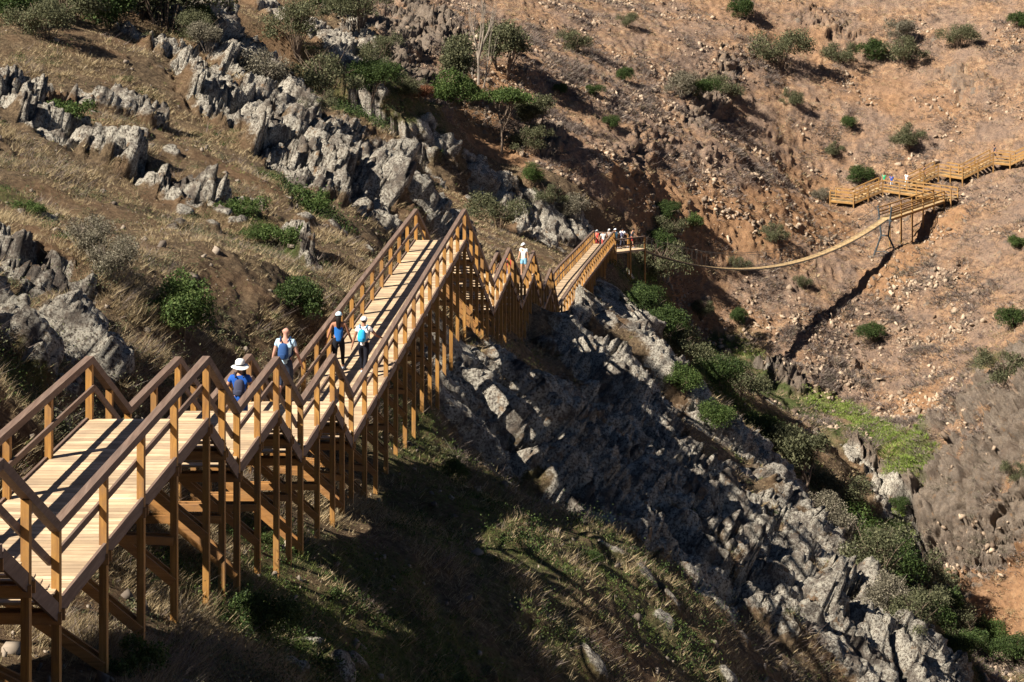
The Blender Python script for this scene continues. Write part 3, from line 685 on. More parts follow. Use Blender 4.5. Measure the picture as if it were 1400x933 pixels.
def make_shrub(kind, seed):
    rng = np.random.default_rng(seed); rr = random.Random(seed); root = empty('shrub')
    if kind in ('round', 'bright', 'dark', 'red'):
        cs = []; rs = []
        for i in range(9): a = rr.uniform(0, 6.28); q = rr.uniform(.05, .58); cs.append((math.cos(a)*q, math.sin(a)*q, rr.uniform(.22, .62))); rs.append(rr.uniform(.22, .40))
        V, Q = leaf_cloud(cs, rs, 8500, .045, rng); mt = {'round': 'leafgreen', 'bright': 'leafgreen', 'dark': 'leafdark', 'red': 'leafred'}[kind]; ns = 7; hs = .5
    elif kind in ('olive', 'grey'):
        cs = []; rs = []
        for i in range(12): a = rr.uniform(0, 6.28); q = rr.uniform(.1, .75); cs.append((math.cos(a)*q, math.sin(a)*q, rr.uniform(.2, .75))); rs.append(rr.uniform(.18, .36))
        V, Q = leaf_cloud(cs, rs, 7500, .045, rng, shell=.15); mt = 'leafolive' if kind == 'olive' else 'leafgrey'; ns = 18; hs = .8
    else:   # low sprawling
        cs = []; rs = []
        for i in range(11): a = rr.uniform(0, 6.28); q = rr.uniform(.1, .8); cs.append((math.cos(a)*q, math.sin(a)*q*.8, rr.uniform(.08, .25))); rs.append(rr.uniform(.15, .3))
        V, Q = leaf_cloud(cs, rs, 4500, .055, rng); mt = 'leafgreen'; ns = 5; hs = .25
    npmesh('foliage', V, Q, mt, root)
    mb = MB()
    for i in range(ns):
        a = rr.uniform(0, 6.28); q = rr.uniform(.2, .75); t = Vector((math.cos(a)*q, math.sin(a)*q, hs*rr.uniform(.7, 1.15))); m = t*.5+Vector((rr.uniform(-.08, .08), rr.uniform(-.08, .08), .08))
        mb.tube([(0, 0, -.35), m, t], [.016, .009, .003], 4)
        for j in range(3):
            u = m.lerp(t, rr.uniform(.2, .8)); mb.tube([u, u+Vector((rr.uniform(-.2, .2), rr.uniform(-.2, .2), rr.uniform(.05, .25)))], [.005, .0015], 3)
    mb.build('stems', 'pale' if kind == 'grey' else 'bark', root)
    return root
def make_tree(kind, seed):
    rng = np.random.default_rng(seed); rr = random.Random(seed); root = empty('tree')
    mb = MB(); tips = []
    def limb(p, d, L, r, depth):
        pts = [p]; q = Vector(p); dd = Vector(d)
        for i in range(4):
            dd = (dd+Vector((rr.uniform(-.2, .2), rr.uniform(-.2, .2), .12 if kind != 'pine' else .02))).normalized(); q = q+dd*(L/4); pts.append(q.copy())
        mb.tube(pts, [r, r*.85, r*.7, r*.55, r*.4], 6 if depth < 2 else 4, cap=False)
        if depth >= (3 if kind != 'bare' else 4): tips.append(q); return
        for i in range(3 if depth else 4):
            k = rr.choice((2, 3, 4)) if depth else rr.choice((3, 4)); a = rr.uniform(0, 6.28); sp = rr.uniform(.35, .8) if kind != 'bare' else rr.uniform(.15, .5)
            nd = (dd+Vector((math.cos(a)*sp, math.sin(a)*sp, rr.uniform(-.1, .3)))).normalized(); limb(pts[k], nd, L*rr.uniform(.55, .8), r*.5, depth+1)
    if kind == 'pine': limb(Vector((0, 0, -.1)), (0.05, 0, 1), .55, .030, 0)
    elif kind == 'bare': limb(Vector((0, 0, -.1)), (0, 0, 1), .42, .022, 0); limb(Vector((.05, 0, -.1)), (.25, .1, 1), .35, .014, 1); limb(Vector((-.05, 0, -.1)), (-.3, .1, 1), .35, .014, 1)
    else:
        for i in range(3): a = i*2.1+rr.uniform(0, 1); limb(Vector((0, 0, -.1)), (math.cos(a)*.5, math.sin(a)*.5, .8), .38, .028, 1)
    mb.build('trunk', 'pale' if kind == 'bare' else 'bark', root)
    if kind != 'bare':
        if kind == 'pine': tips = [Vector((t.x, t.y, .62+.14*t.z+(.12*(1-min(1, (t.x**2+t.y**2)*4))))) for t in tips]
        cs = [tuple(t) for t in tips]; rs = [rr.uniform(.11, .2) if kind == 'pine' else rr.uniform(.09, .19) for _ in tips]
        V, Q = leaf_cloud(cs, rs, 9000, .030, rng, flat=.6 if kind == 'pine' else 1, shell=.1); npmesh('crown', V, Q, {'pine': 'leafgreen', 'olive': 'leafolive', 'dark': 'leafdark', 'green': 'leafgreen'}[kind], root)
    return root
PROTO = {}
def place(kind, px, py, wpx, label, cat='shrub', group=None, sz=1.0, tree=False, name=None, name_=None):
    """one plant whose foot stands on the surveyed spot; wpx its breadth in the photo"""
    key = (kind, tree, (px*7+py) % 3)
    x, y, z = hit(px, py)
    z, nrm = surf(x, y); s = wpx/F*y/(1.18 if not tree else .85)
    if key not in PROTO: r = (make_tree if tree else make_shrub)(kind, 100+hash(kind+str(key[2])) % 1 + sum(map(ord, kind))*3+key[2]); PROTO[key] = r
    else:
        src = PROTO[key]; r = src.copy(); C.objects.link(r)
        for ch in src.children: c = ch.copy(); C.objects.link(c); c.parent = r
    for k in ('label', 'category', 'group'):
        if k in r: del r[k]
    r.name = name_ or ('tree' if tree else 'shrub'); r.location = (x, y, z-.05*s); r.scale = (s, s, s*sz); r.rotation_euler = (0, 0, (px*13+py*7) % 628/100)
    tag(r, label, cat, group); return r
g1 = 'shrubs on the near ridge'; g2 = 'shrubs dotted over the far hillside'; g3 = 'shrubs and trees filling the gully'
NEARS = [
 ('bright', 250, 458, 100, 'broad bright green shrub on the slope above the lower boardwalk landing'), ('dark', 414, 436, 76, 'dense dark green shrub beside the left rail of the long boardwalk run'),
 ('low', 45, 298, 40, 'small leafy green shrub above the lower left rock outcrop'), ('low', 90, 172, 60, 'small bright green plant on grass under the upper left shadow'),
 ('olive', 225, 40, 130, 'large olive green shrub at the top edge above grass'), ('dark', 150, 45, 90, 'dark shrub left of the large olive shrub at the top edge'), ('olive', 90, 38, 90, 'olive shrub near the upper left corner, second from the corner'), ('dark', 25, 35, 80, 'dark shrub in the upper left corner'),
 ('grey', 362, 118, 70, 'round grey leafless looking shrub among the upper rocks'), ('olive', 405, 100, 70, 'olive shrub right of the round grey shrub in the upper rocks'), ('olive', 440, 135, 80, 'wide olive shrub lowest of the three among the upper rocks'), ('olive', 270, 70, 60, 'olive shrub at the foot of the smooth boulder by the top'),
 ('olive', 60, 60, 70, 'olive shrub overhanging the dark rocks at the upper left'), ('dark', 190, 25, 80, 'dark bush at the top edge directly behind the large olive shrub'), ('olive', 120, 20, 90, 'olive bush at the top edge between two dark shrubs'), ('grey', 285, 90, 46, 'thin grey shrub beside the smooth boulder'), ('dark', 265, 45, 50, 'dark shrub wedged in the top rocks right of the large olive one'), ('grey', 150, 390, 70, 'dry grey scrub bush on the slope above the lower outcrop'), ('grey', 120, 360, 60, 'dead grey scrub bush upslope of the dry grey one'),
 ('dark', 450, 18, 80, 'dark green shrub at the top edge on the far side of the ridge'), ('olive', 490, 50, 70, 'olive shrub on the shaded flank below the top edge shrub'), ('olive', 515, 95, 50, 'small olive shrub where the ridge narrows above the gully'),
 ('dark', 507, 155, 55, 'dark green shrub in a cleft of the lichen rocks'), ('olive', 432, 170, 40, 'small dark olive shrub between two rock faces'), ('olive', 680, 310, 60, 'olive shrub on rocks behind the first zigzag flights'), ('grey', 785, 300, 40, 'grey green shrub on the ridge crest before the far ramp'),
 ('low', 330, 300, 56, 'sprawling green plant patch on the dry grass slope'), ('low', 385, 345, 56, 'sprawling green plant patch just above the dark rock step'), ('low', 345, 330, 36, 'small green tuft plant between the two sprawling patches'), ('low', 418, 280, 60, 'thin green plant among dry grass left of the lichen rocks'),
 ('dark', 350, 890, 90, 'dark green bush on shaded ground below the boardwalk stilts'), ('low', 180, 925, 90, 'low dark bush at the bottom edge between the stilts'), ('dark', 815, 775, 26, 'small sunlit green sprig in the deep shade'), ('dark', 615, 655, 40, 'small dark bush on shaded grass right of the stilts'),
 ('round', 975, 602, 50, 'round bright green shrub on rocks below the green slope'), ('dark', 905, 465, 60, 'dark shrub on the cliff edge right of the ridge'), ('olive', 935, 500, 60, 'olive shrub on the green slope above the gorge'), ('dark', 980, 530, 60, 'dark green shrub midway down the green slope'),
 ('bright', 930, 552, 50, 'bright green bush on the shaded rock edge'), ('olive', 1010, 545, 60, 'olive shrub low on the green slope'), ('dark', 880, 430, 50, 'dark shrub just right of the shaded cliff top'),
 ('olive', 895, 385, 66, 'grey green bush under the start of the suspension bridge'), ('dark', 905, 350, 50, 'dark green bush behind the start of the suspension bridge'),
]
for k, px, py, wp, lb in NEARS: place(k, px, py, wp, lb, 'shrub', g1)
FARS = [
 ('olive', 1065, 90, 62, 'big pale olive shrub on the upper far hillside'), ('dark', 955, 142, 42, 'dark green shrub nearest the pair of grey shrubs on the far hillside'), ('grey', 928, 135, 45, 'grey shrub left of the dark green far shrub'), ('olive', 988, 138, 40, 'olive shrub right of the dark green far shrub'),
 ('dark', 1197, 84, 40, 'compact dark green shrub high on the far hillside'), ('olive', 1242, 206, 40, 'olive shrub just above the far boardwalk'), ('dark', 1015, 32, 42, 'dark shrub near the top edge of the far hillside'), ('olive', 1235, 90, 50, 'wide olive shrub right of the compact dark shrub'),
 ('olive', 1145, 90, 40, 'olive shrub between the pale shrub and the compact dark one'), ('olive', 1312, 68, 40, 'olive shrub in the upper right of the hillside'), ('dark', 837, 178, 24, 'small dark shrub left of the grey rocks, lower one'), ('dark', 852, 112, 26, 'small dark shrub above two others left of the hillside rocks'), ('dark', 812, 135, 22, 'tiny dark shrub nearest the umbrella pine'),
 ('olive', 790, 75, 40, 'olive shrub near the bare pale tree on the slope'), ('dark', 768, 130, 20, 'tiny shrub right of the umbrella pine'), ('olive', 857, 40, 24, 'small olive shrub beneath the top edge'), ('dark', 1010, 442, 28, 'dark round bush on orange slope below the bridge'), ('olive', 958, 436, 30, 'olive bush on orange slope left of the dark round bush'),
 ('dark', 1190, 474, 34, 'green bush on the slope right of the bridge shadow'), ('dark', 1386, 448, 40, 'dark green bush at the right edge of the hillside'), ('bright', 1386, 345, 24, 'small bright green shrub at the right edge under the boardwalk'), ('olive', 1056, 338, 36, 'thin olive shrub just above the sagging bridge'),
 ('bright', 947, 312, 26, 'bright green bush above the left part of the bridge'), ('dark', 910, 306, 36, 'dark bush left of the bright green bush above the bridge'), ('olive', 915, 330, 40, 'olive bush behind the bridge landing'), ('dark', 1172, 254, 34, 'dark low bush behind the far landing rail'), ('grey', 1125, 278, 26, 'grey shrub left of the far landing'),
 ('olive', 1015, 372, 26, 'olive bush under the middle of the bridge'), ('olive', 1100, 395, 22, 'faded olive bush below the bridge deck'), ('dark', 1395, 40, 30, 'dark shrub in the upper right corner'), ('dark', 1160, 180, 24, 'small shrub in the middle of the far hillside'), ('olive', 1375, 520, 60, 'olive shrub above the right hand rocks'), ('olive', 1140, 215, 24, 'small olive shrub left above the far landing'),
 ('olive', 1085, 150, 30, 'faint olive shrub below the big pale shrub'), ('grey', 1240, 60, 40, 'grey scrub bush by the top of the far hillside'),
]
for k, px, py, wp, lb in FARS: place(k, px, py, wp, lb, 'shrub', g2)
# side valley
place('olive', 625, 135, 80, 'olive tree left of the bare pale tree in the side valley', 'tree', tree=True, sz=1.1); place('olive', 690, 105, 90, 'olive tree right of the bare pale tree in the side valley', 'tree', tree=True)
place('bare', 654, 118, 90, 'tall bare tree with pale branches in the side valley', 'tree', tree=True, sz=1.7, name_='bare_tree')
place('pine', 686, 215, 72, 'umbrella shaped green pine on a thin trunk', 'tree', tree=True, sz=1.15, name_='umbrella_pine'); place('olive', 726, 190, 62, 'olive tree touching the umbrella pine', 'tree', tree=True)
for k, px, py, wp, lb in [('bright', 605, 150, 66, 'bright green bush at the foot of the side valley trees'), ('red', 576, 140, 34, 'reddish brown bush left of the bright green one'), ('olive', 560, 135, 40, 'olive bush left of the reddish bush'), ('dark', 640, 140, 40, 'dark bush under the bare pale tree'), ('olive', 728, 215, 46, 'olive bush below the umbrella pine'), ('bright', 730, 250, 34, 'bright green bush below the pine and its olive neighbour'), ('dark', 708, 78, 26, 'small dark bush uphill of the bare pale tree'), ('olive', 750, 272, 40, 'olive bush peeping over the ridge crest'), ('dark', 520, 130, 50, 'dark bush in the shaded head of the side valley')]: place(k, px, py, wp, lb, 'shrub', 'shrubs of the side valley')
# gully below the waterfall
place('olive', 1095, 665, 90, 'tall olive green tree on the ridge shoulder above the gully', 'tree', g3, tree=True, sz=1.1)
for k, px, py, wp, lb in [('bright', 1180, 745, 80, 'bright green shrub in the gully left of the waterfall'), ('olive', 1145, 700, 66, 'olive shrub above the bright green gully shrub'), ('grey', 1150, 765, 80, 'grey leafless shrub in the gully'), ('dark', 1215, 790, 80, 'dark green shrub under the waterfall rocks'), ('olive', 1190, 815, 90, 'olive shrub low in the gully'), ('olive', 1245, 815, 80, 'olive shrub in the middle of the gully'), ('grey', 1210, 850, 70, 'grey scrub bush behind the ridge edge'), ('dark', 1275, 850, 70, 'dark green shrub near the gully bend'), ('olive', 1250, 875, 66, 'olive shrub pressed to the ridge edge'), ('olive', 1305, 880, 60, 'olive bush at the gully floor'), ('dark', 1320, 905, 56, 'dark green bush at the lower end of the gully'), ('round', 1352, 890, 44, 'round bush right of the lowest gully bushes'), ('dark', 1385, 915, 50, 'dark bush in the lower right corner'), ('olive', 1392, 668, 34, 'olive bush on the right hand rocks'), ('dark', 1230, 700, 26, 'small dark bush beside the waterfall'), ('bright', 1218, 735, 30, 'fresh green plants at the foot of the waterfall'), ('dark', 1050, 610, 60, 'dark bush on the shoulder above the tall gully tree'), ('grey', 1120, 740, 60, 'grey twiggy bush left side of the gully')]: place(k, px, py, wp, lb, 'shrub', g3)

# --- ground cover, all built as blades and stones standing on the finished surface
VU = U.ravel(); vis = (np.abs(VU) < .265) & (GY > 22*S) & (GY < 240*S)
rng = np.random.default_rng(5)
wdist = np.where(GY < 140*1.0, 1.0, .42)
def sample(n, wgt):
    i = np.nonzero(vis)[0]; ww = (wgt[i]*wdist[i]).astype(float); ww /= ww.sum(); k = i[rng.choice(len(i), n, p=ww)]
    return k
clump = np.zeros(len(GX), np.float32); ci = np.nonzero(vis)[0]; clump[ci] = fbm(P[ci], 1.6, 3, 701)
clump2 = np.zeros(len(GX), np.float32); clump2[ci] = fbm(P[ci], 5.0, 3, 801)
onwalk = onw & (dist < .15)
def tufts(name, n, wgt, blades, hgt, wid, mat, spread=.10, lean=.55, up=1.0):
    k = sample(n, wgt); B = P2[k]; nr = NN[k]; m = len(k)
    h = hgt*(.35+1.1*rng.random(m)**1.5)*(1+.8*clump[k]); base_ = np.repeat(B, blades, 0); nrb = np.repeat(nr, blades, 0); hb = np.repeat(h, blades)*(.6+.6*rng.random(m*blades))
    a = rng.random(m*blades)*2*np.pi; dr = np.stack([np.cos(a), np.sin(a), np.zeros_like(a)], 1)
    rt = base_+dr*(spread*rng.random(m*blades))[:, None]-nrb*.04
    cl_ = np.repeat(rng.normal(size=(m, 3))*np.array([.35, .35, 0]), blades, 0); upv = np.array([0, 0, up])+nrb*.4+cl_+dr*(lean*(.3+rng.random(m*blades)))[:, None]; upv /= np.linalg.norm(upv, axis=1)[:, None]
    sd = np.cross(upv, rng.normal(size=(m*blades, 3))); sd /= np.linalg.norm(sd, axis=1)[:, None]
    w_ = wid*np.clip(base_[:, 1]/55, .7, 3.0)*(.6+.8*rng.random(m*blades))
    tip = rt+upv*hb[:, None]+dr*(hb*lean*.4)[:, None]-np.array([0, 0, .1])*hb[:, None]
    V = np.stack([rt-sd*w_[:, None]/2, rt+sd*w_[:, None]/2, tip], 1).reshape(-1, 3)
    o = npmesh(name, V, np.arange(len(V)).reshape(-1, 3), mat); tag(o, kind='stuff'); return o
okg = (rock < .5)
nearw = np.where(okg & (far < .5), 1., 0.)
tufts('dry_grass', 90000, nearw*(np.clip(clump*1.6+.45, 0.06, 1)**1.4)*(1-.75*green)*(1-.45*(GX > DX*GY+X0R)), 8, .22, .014, 'dry', .14, .8)
tufts('green_grass', 34000, nearw*(np.clip(green*1.0+.10+np.clip(clump2, 0, 1)*.6, 0, 1))*np.clip(.4-clump, 0.02, 1)*(1+1.5*(GX > DX*GY+X0R)), 8, .15, .012, 'grass', .12)
tufts('dead_scrub', 16000, nearw*np.clip(clump2+.2, .02, 1)*np.clip(clump, 0, 1), 10, .34, .010, 'twig', .18, 1.1)
tufts('dead_scrub', 60000, np.where((far > .5), 1., 0.)*(1-.8*soil)*np.clip(clump2+.30, .02, 1)*np.clip(clump+.2, .02, 1)*(rock < .7), 7, .38, .018, 'twig', .28, 1.1)
tufts('dry_grass', 16000, np.where((far > .5), 1., 0.)*np.clip(.5-clump2, .05, 1)*np.clip(clump+.2, .02, 1)*(rock < .6), 6, .26, .016, 'dry', .2, .9)
tufts('lush_grass', 5000, np.clip(bright-.2, 0, 1), 8, .22, .02, 'lush', .2)
# low leafy cover on the green slope
def herbs(name, cnt, wg, mat, n=38, sz=.10, ext=.28):
    k = sample(cnt, wg); B = np.repeat(P2[k], n, 0); q = rng.normal(size=(len(B), 3))*np.array([ext, ext, ext*.55]); q[:, 2] = np.abs(q[:, 2]); sc_ = np.repeat(.4+1.1*rng.random(len(k))**2, n)
    cc = B+q*sc_[:, None]; Rm = rot_rand(len(cc), rng); t = np.array([(-.5, -.12, 0), (0, -.3, .05), (.5, .0, -.05), (0, .3, .05)])
    V = (np.einsum('nij,kj->nki', Rm, t)*sz+cc[:, None, :]).reshape(-1, 3)
    tag(npmesh(name, V, np.arange(len(V)).reshape(-1, 4), mat), kind='stuff')
herbs('undergrowth', 1500, nearw*np.clip(clump2-.05, 0, 1)*np.clip(.2-clump, 0, 1)*(GY < 140), 'leafolive', 30, .05, .16)
herbs('undergrowth', 800, nearw*np.clip(clump2+.05, 0, 1)*np.clip(clump+.2, 0, 1)*~(onw & (dist < .8))*(GY < 170), 'leafolive', 150, .055, .34)
herbs('undergrowth', 500, nearw*np.clip(.1-clump2, 0, 1)*np.clip(clump+.1, 0, 1)*~(onw & (dist < .8))*(GY < 170), 'leafdark', 140, .055, .28)
herbs('undergrowth', 900, nearw*np.clip(green-.2, 0, 1)*(GY < 90), 'leafgreen', 34, .05, .15)
herbs('undergrowth', 2200, np.where(far > .5, 1., 0.)*np.clip(clump2-.05, 0, 1)*np.clip(clump, 0, 1), 'leafgrey', 30, .10, .26)
k = sample(2600, np.where((rock < .45) & ~onwalk & (green > .35) & (GY > 80), 1., 0.)*np.clip(clump+.3, .0, 1)*np.where(far > .5, .3, 1.))
n = 38; B = np.repeat(P2[k], n, 0); q = rng.normal(size=(len(B), 3))*np.array([.28, .28, .15]); q[:, 2] = np.abs(q[:, 2]); sc_ = np.repeat(.6+.9*rng.random(len(k)), n)
cc = B+q*sc_[:, None]; Rm = rot_rand(len(cc), rng); t = np.array([(-.5, -.12, 0), (0, -.3, .05), (.5, .0, -.05), (0, .3, .05)])
V = (np.einsum('nij,kj->nki', Rm, t)*.10+cc[:, None, :]).reshape(-1, 3)
tag(npmesh('undergrowth', V, np.arange(len(V)).reshape(-1, 4), 'leafdark'), kind='stuff')
# loose stone
BX = np.array([(-1, -1, -1), (1, -1, -1), (1, 1, -1), (-1, 1, -1), (-1, -1, 1), (1, -1, 1), (1, 1, 1), (-1, 1, 1)])*.6
BF = np.array([(0, 3, 2, 1), (4, 5, 6, 7), (0, 1, 5, 4), (1, 2, 6, 5), (2, 3, 7, 6), (3, 0, 4, 7)])
def stones(name, n, wgt, smin, smax, mat):
    k = sample(n, wgt); m = len(k); Rm = rot_rand(m, rng); s = smin+(smax-smin)*rng.random(m)**6; s3 = s[:, None]*(.45+.9*rng.random((m, 3)))*np.array([1.2, 1, .65])
    vv = (BX[None]*(.55+.75*rng.random((m, 8, 3))))*s3[:, None, :]; vv = np.einsum('nij,nkj->nki', Rm, vv)+(P2[k]+NN[k]*s[:, None]*.12)[:, None, :]
    ff = (BF[None]+8*np.arange(m)[:, None, None]).reshape(-1, 4)
    tag(npmesh(name, vv.reshape(-1, 3), ff, mat), kind='stuff')
stones('slope_rubble', 38000, np.where(far > .5, 1., 0.)*np.clip(.25+clump2*1.8, .03, 1.5)**2*np.clip(.5-clump*1.5, .05, 1)*(1-.8*rock), .035, .38, 'stone')
stones('ridge_rubble', 5000, nearw*np.clip(.3-clump, .05, 1)*(1+3*rock), .03, .20, 'nstone')
# ------------------------------------------------------------------ people
def skin_mesh(name, nodes, edges, mat, parent, lvl=2, root=0):
    """nodes: [(x, y, z, rx, ry)]; grown with a skin and smoothed into one surface"""
    me = bpy.data.meshes.new('t'); me.from_pydata([n[:3] for n in nodes], edges, []); o = bpy.data.objects.new('t', me); C.objects.link(o)
    mo = o.modifiers.new('s', 'SKIN'); mo.use_smooth_shade = True
    if not me.skin_vertices: me.skin_vertices.new() if hasattr(me.skin_vertices, 'new') else None
    for i, n in enumerate(nodes): sv = me.skin_vertices[0].data[i]; sv.radius = (n[3], n[4]); sv.use_root = (i == root)
    sb = o.modifiers.new('b', 'SUBSURF'); sb.levels = sb.render_levels = lvl
    dg = bpy.context.evaluated_depsgraph_get(); m2 = bpy.data.meshes.new_from_object(o.evaluated_get(dg)); bpy.data.objects.remove(o)
    m2.materials.clear(); m2.materials.append(mat); m2.name = name
    for p in m2.polygons: p.use_smooth = True
    r = bpy.data.objects.new(name, m2); C.objects.link(r); r.parent = parent; return r
def blob(name, c, r, mat, parent, cut=None, seg=14, lump=0):
    V, Fc = [], []; N = 9
    for i in range(N+1):
        th = math.pi*i/N
        for j in range(seg):
            a = 2*math.pi*j/seg; k = 1+lump*math.sin(j*2.3+i*1.7); V.append((c[0]+r[0]*math.sin(th)*math.cos(a)*k, c[1]+r[1]*math.sin(th)*math.sin(a)*k, max(c[2]+r[2]*math.cos(th), cut if cut is not None else -9)))
    for i in range(N):
        for j in range(seg): a = i*seg+j; b = i*seg+(j+1) % seg; Fc.append((a, a+seg, b+seg, b))
    return link(name, V, Fc, mat, parent, True)
_cm = {}
def cmat(c, rough=.85):
    if c not in _cm: _cm[c] = mat_plain('cloth', c, rough, .15, var=.08)
    return _cm[c]
SKINC = (.46, .25, .16)
def person(loc, yaw, H, label, shirt, legs, sleeve=.5, leglen=1.0, pack=None, hat=None, hatc=(.8, .78, .74), hair=(.012, .009, .008), hairlen=0, arms=((.12, -.15), (.12, .15)), elbow=(.2, .2), stride=.18, skin=SKINC, face=False, lean=0.05, group='hikers on the boardwalk', shoes=(.25, .25, .27)):
    f = H/1.72; P0 = empty('person', loc); P0.rotation_euler = (0, 0, yaw); P0.scale = (f, f, f)
    tag(P0, label, 'person', group); sk = cmat(skin, .6)
    n = []; e = []
    def add(p, r, fr=None, ry=None):
        n.append((p[0], p[1], p[2], r, ry or r)); i = len(n)-1
        if fr is not None: e.append((fr, i))
        return i
    L = lambda z: lean*(z-.95)*1.1
    pel = add((0, L(.95), .96), .135, None, .105); wa = add((0, L(1.12), 1.12), .118, pel, .09); ch = add((0, L(1.32), 1.32), .145, wa, .10); nk = add((0, L(1.46), 1.465), .058, ch, .06)
    nt_ = add((0, L(1.52)+.01, 1.525), .052, nk, .056); hl = add((0, L(1.57)+.035, 1.575), .066, nt_, .080); hm = add((0, L(1.63)+.03, 1.635), .078, hl, .096); add((0, L(1.7)+.02, 1.70), .058, hm, .068)
    nose = add((0, L(1.62)+.135, 1.605), .013, hm, .013)
    for s in (-1, 1): add((s*.084, L(1.62)+.02, 1.615), .014, hm, .02)
    J = {}
    for k, s in enumerate((-1, 1)):
        sp, fw = arms[k]; el = elbow[k]
        sh = add((s*.185, L(1.41), 1.405), .058, ch); d = Vector((s*sp, fw, -1)).normalized(); E = Vector((s*.20, L(1.41), 1.40))+d*.29
        ei = add(E, .042, sh); d2 = (d+Vector((0, el, el*.3))).normalized(); Wp = E+d2*.25; wi = add(Wp, .027, ei); pm = Wp+d2*.065; pi_ = add(pm, .034, wi, .020)
        for q in range(4):
            o_f = Vector((0, (q-1.5)*.019, 0)); a = pm+o_f+d2*.05; b = a+d2*(.032, .040, .037, .026)[q]+Vector((-s*.012, 0, 0)); ai = add(a, .0095, pi_); add(b, .008, ai)
        a = Wp+d2*.035+Vector((-s*.01, .038, 0)); ai = add(a, .012, wi); add(a+d2*.03+Vector((-s*.006, .014, 0)), .0095, ai)
        J['a%d' % k] = ((s*.185, L(1.41), 1.405), E, Wp)
        st_ = stride*s
        hi = add((s*.095, L(.95), .90), .095, pel); kn = Vector((s*.10, st_*.55+.03, .50+abs(st_)*.05)); ki = add(kn, .060, hi); an = Vector((s*.10, st_*1.1-.02-(.08 if st_ < 0 else 0), .10+(.05 if st_ < 0 else 0))); cf = kn.lerp(an, .35); ci_ = add(cf+Vector((0, -.015, 0)), .054, ki); aii = add(an, .036, ci_)
        add(an+Vector((0, .13, -.055 if st_ >= 0 else -.09)), .034, aii, .025); J['l%d' % k] = ((s*.095, L(.95), .90), kn, cf+Vector((0, -.015, 0)), an)
    skin_mesh('body', n, e, sk, P0)
    # shirt
    n = []; e = []; p0 = add((0, L(.9), .87), .145, None, .120); pel = add((0, L(.95), .95), .150, p0, .124); wa = add((0, L(1.12), 1.12), .136, pel, .108); ch = add((0, L(1.32), 1.32), .158, wa, .116); add((0, L(1.43), 1.44), .085, ch, .075)
    for k in (0, 1):
        S0, E, Wp = J['a%d' % k]
        if sleeve > 0: si = add(S0, .072, ch); add(Vector(S0).lerp(E, sleeve*.9), .060, si)
        else: add(Vector(S0)*.55+Vector((0, 0, 1.42))*.45, .045, ch)
    skin_mesh('shirt', n, e, cmat(shirt), P0)
    n = []; e = []; p0 = add((0, L(1.06), 1.06), .122, None, .098); pel = add((0, L(.95), .96), .143, p0, .116)
    for k in (0, 1):
        h_, kn, cf, an = [Vector(q) for q in J['l%d' % k]]; hi = add(h_, .108, pel)
        if leglen >= 1: ki = add(kn, .070, hi); c_ = add(cf, .062, ki); add(an+Vector((0, 0, .03)), .046, c_)
        elif leglen > .5: ki = add(kn, .073, hi); add(cf, .064, ki)
        else: add(h_.lerp(kn, .75), .092, hi)
    skin_mesh('leggings' if leglen >= 1 else 'shorts', n, e, cmat(legs), P0)
    for k in (0, 1):
        an = Vector(J['l%d' % k][3]); z = an.z-.10 if an.z > .12 else 0
        blob('shoe', (an.x, an.y+.055, an.z-.052), (.052, .145, .055), cmat(shoes), P0)
    hc = (0, L(1.63)+.015, 1.645)
    if hair: blob('hair', hc if not hairlen else (0, hc[1]-.012, hc[2]), (.094, .108, .092), cmat(hair, .6), P0, cut=1.60)
    if hairlen: n = []; e = []; a = add((0, hc[1]-.07, 1.64), .085, None, .06); b = add((0, hc[1]-.12, 1.50), .085, a, .05); add((0, hc[1]-.13, 1.50-hairlen), .055, b, .03); skin_mesh('ponytail', n, e, cmat(hair, .6), P0)
    if hat == 'bucket':
        mb = MB(); V, Fc = [], []; prof = [(.205, 1.625), (.17, 1.655), (.108, 1.668), (.112, 1.70), (.104, 1.765), (.07, 1.80), (0.001, 1.81)]; sg = 20
        for r, z in prof:
            for j in range(sg): a = 2*math.pi*j/sg; V.append((r*math.cos(a), hc[1]+r*math.sin(a)*1.06, z+.018*math.sin(a*2+.6)*(r > .15)))
        for i in range(len(prof)-1):
            for j in range(sg): Fc.append((i*sg+j, i*sg+(j+1) % sg, (i+1)*sg+(j+1) % sg, (i+1)*sg+j))
        h = link('sun_hat', V, Fc, cmat(hatc), P0, True); V = []; Fc = []
        for z, r in ((1.672, .1115), (1.70, .1155)):
            for j in range(sg): a = 2*math.pi*j/sg; V.append((r*math.cos(a), hc[1]+r*1.06*math.sin(a), z))
        for j in range(sg): Fc.append((j, (j+1) % sg, sg+(j+1) % sg, sg+j))
        link('hat_band', V, Fc, cmat((.05, .05, .06)), h, True)
    if hat == 'cap':
        h = blob('cap', (0, hc[1], 1.655), (.104, .118, .098), cmat(hatc), P0, cut=1.645)
        pk = MB(); pk.beam((0, hc[1]+.09, 1.657), (0, hc[1]+.20, 1.645), .13, .012); pk.build('cap_peak', cmat(hatc), h)
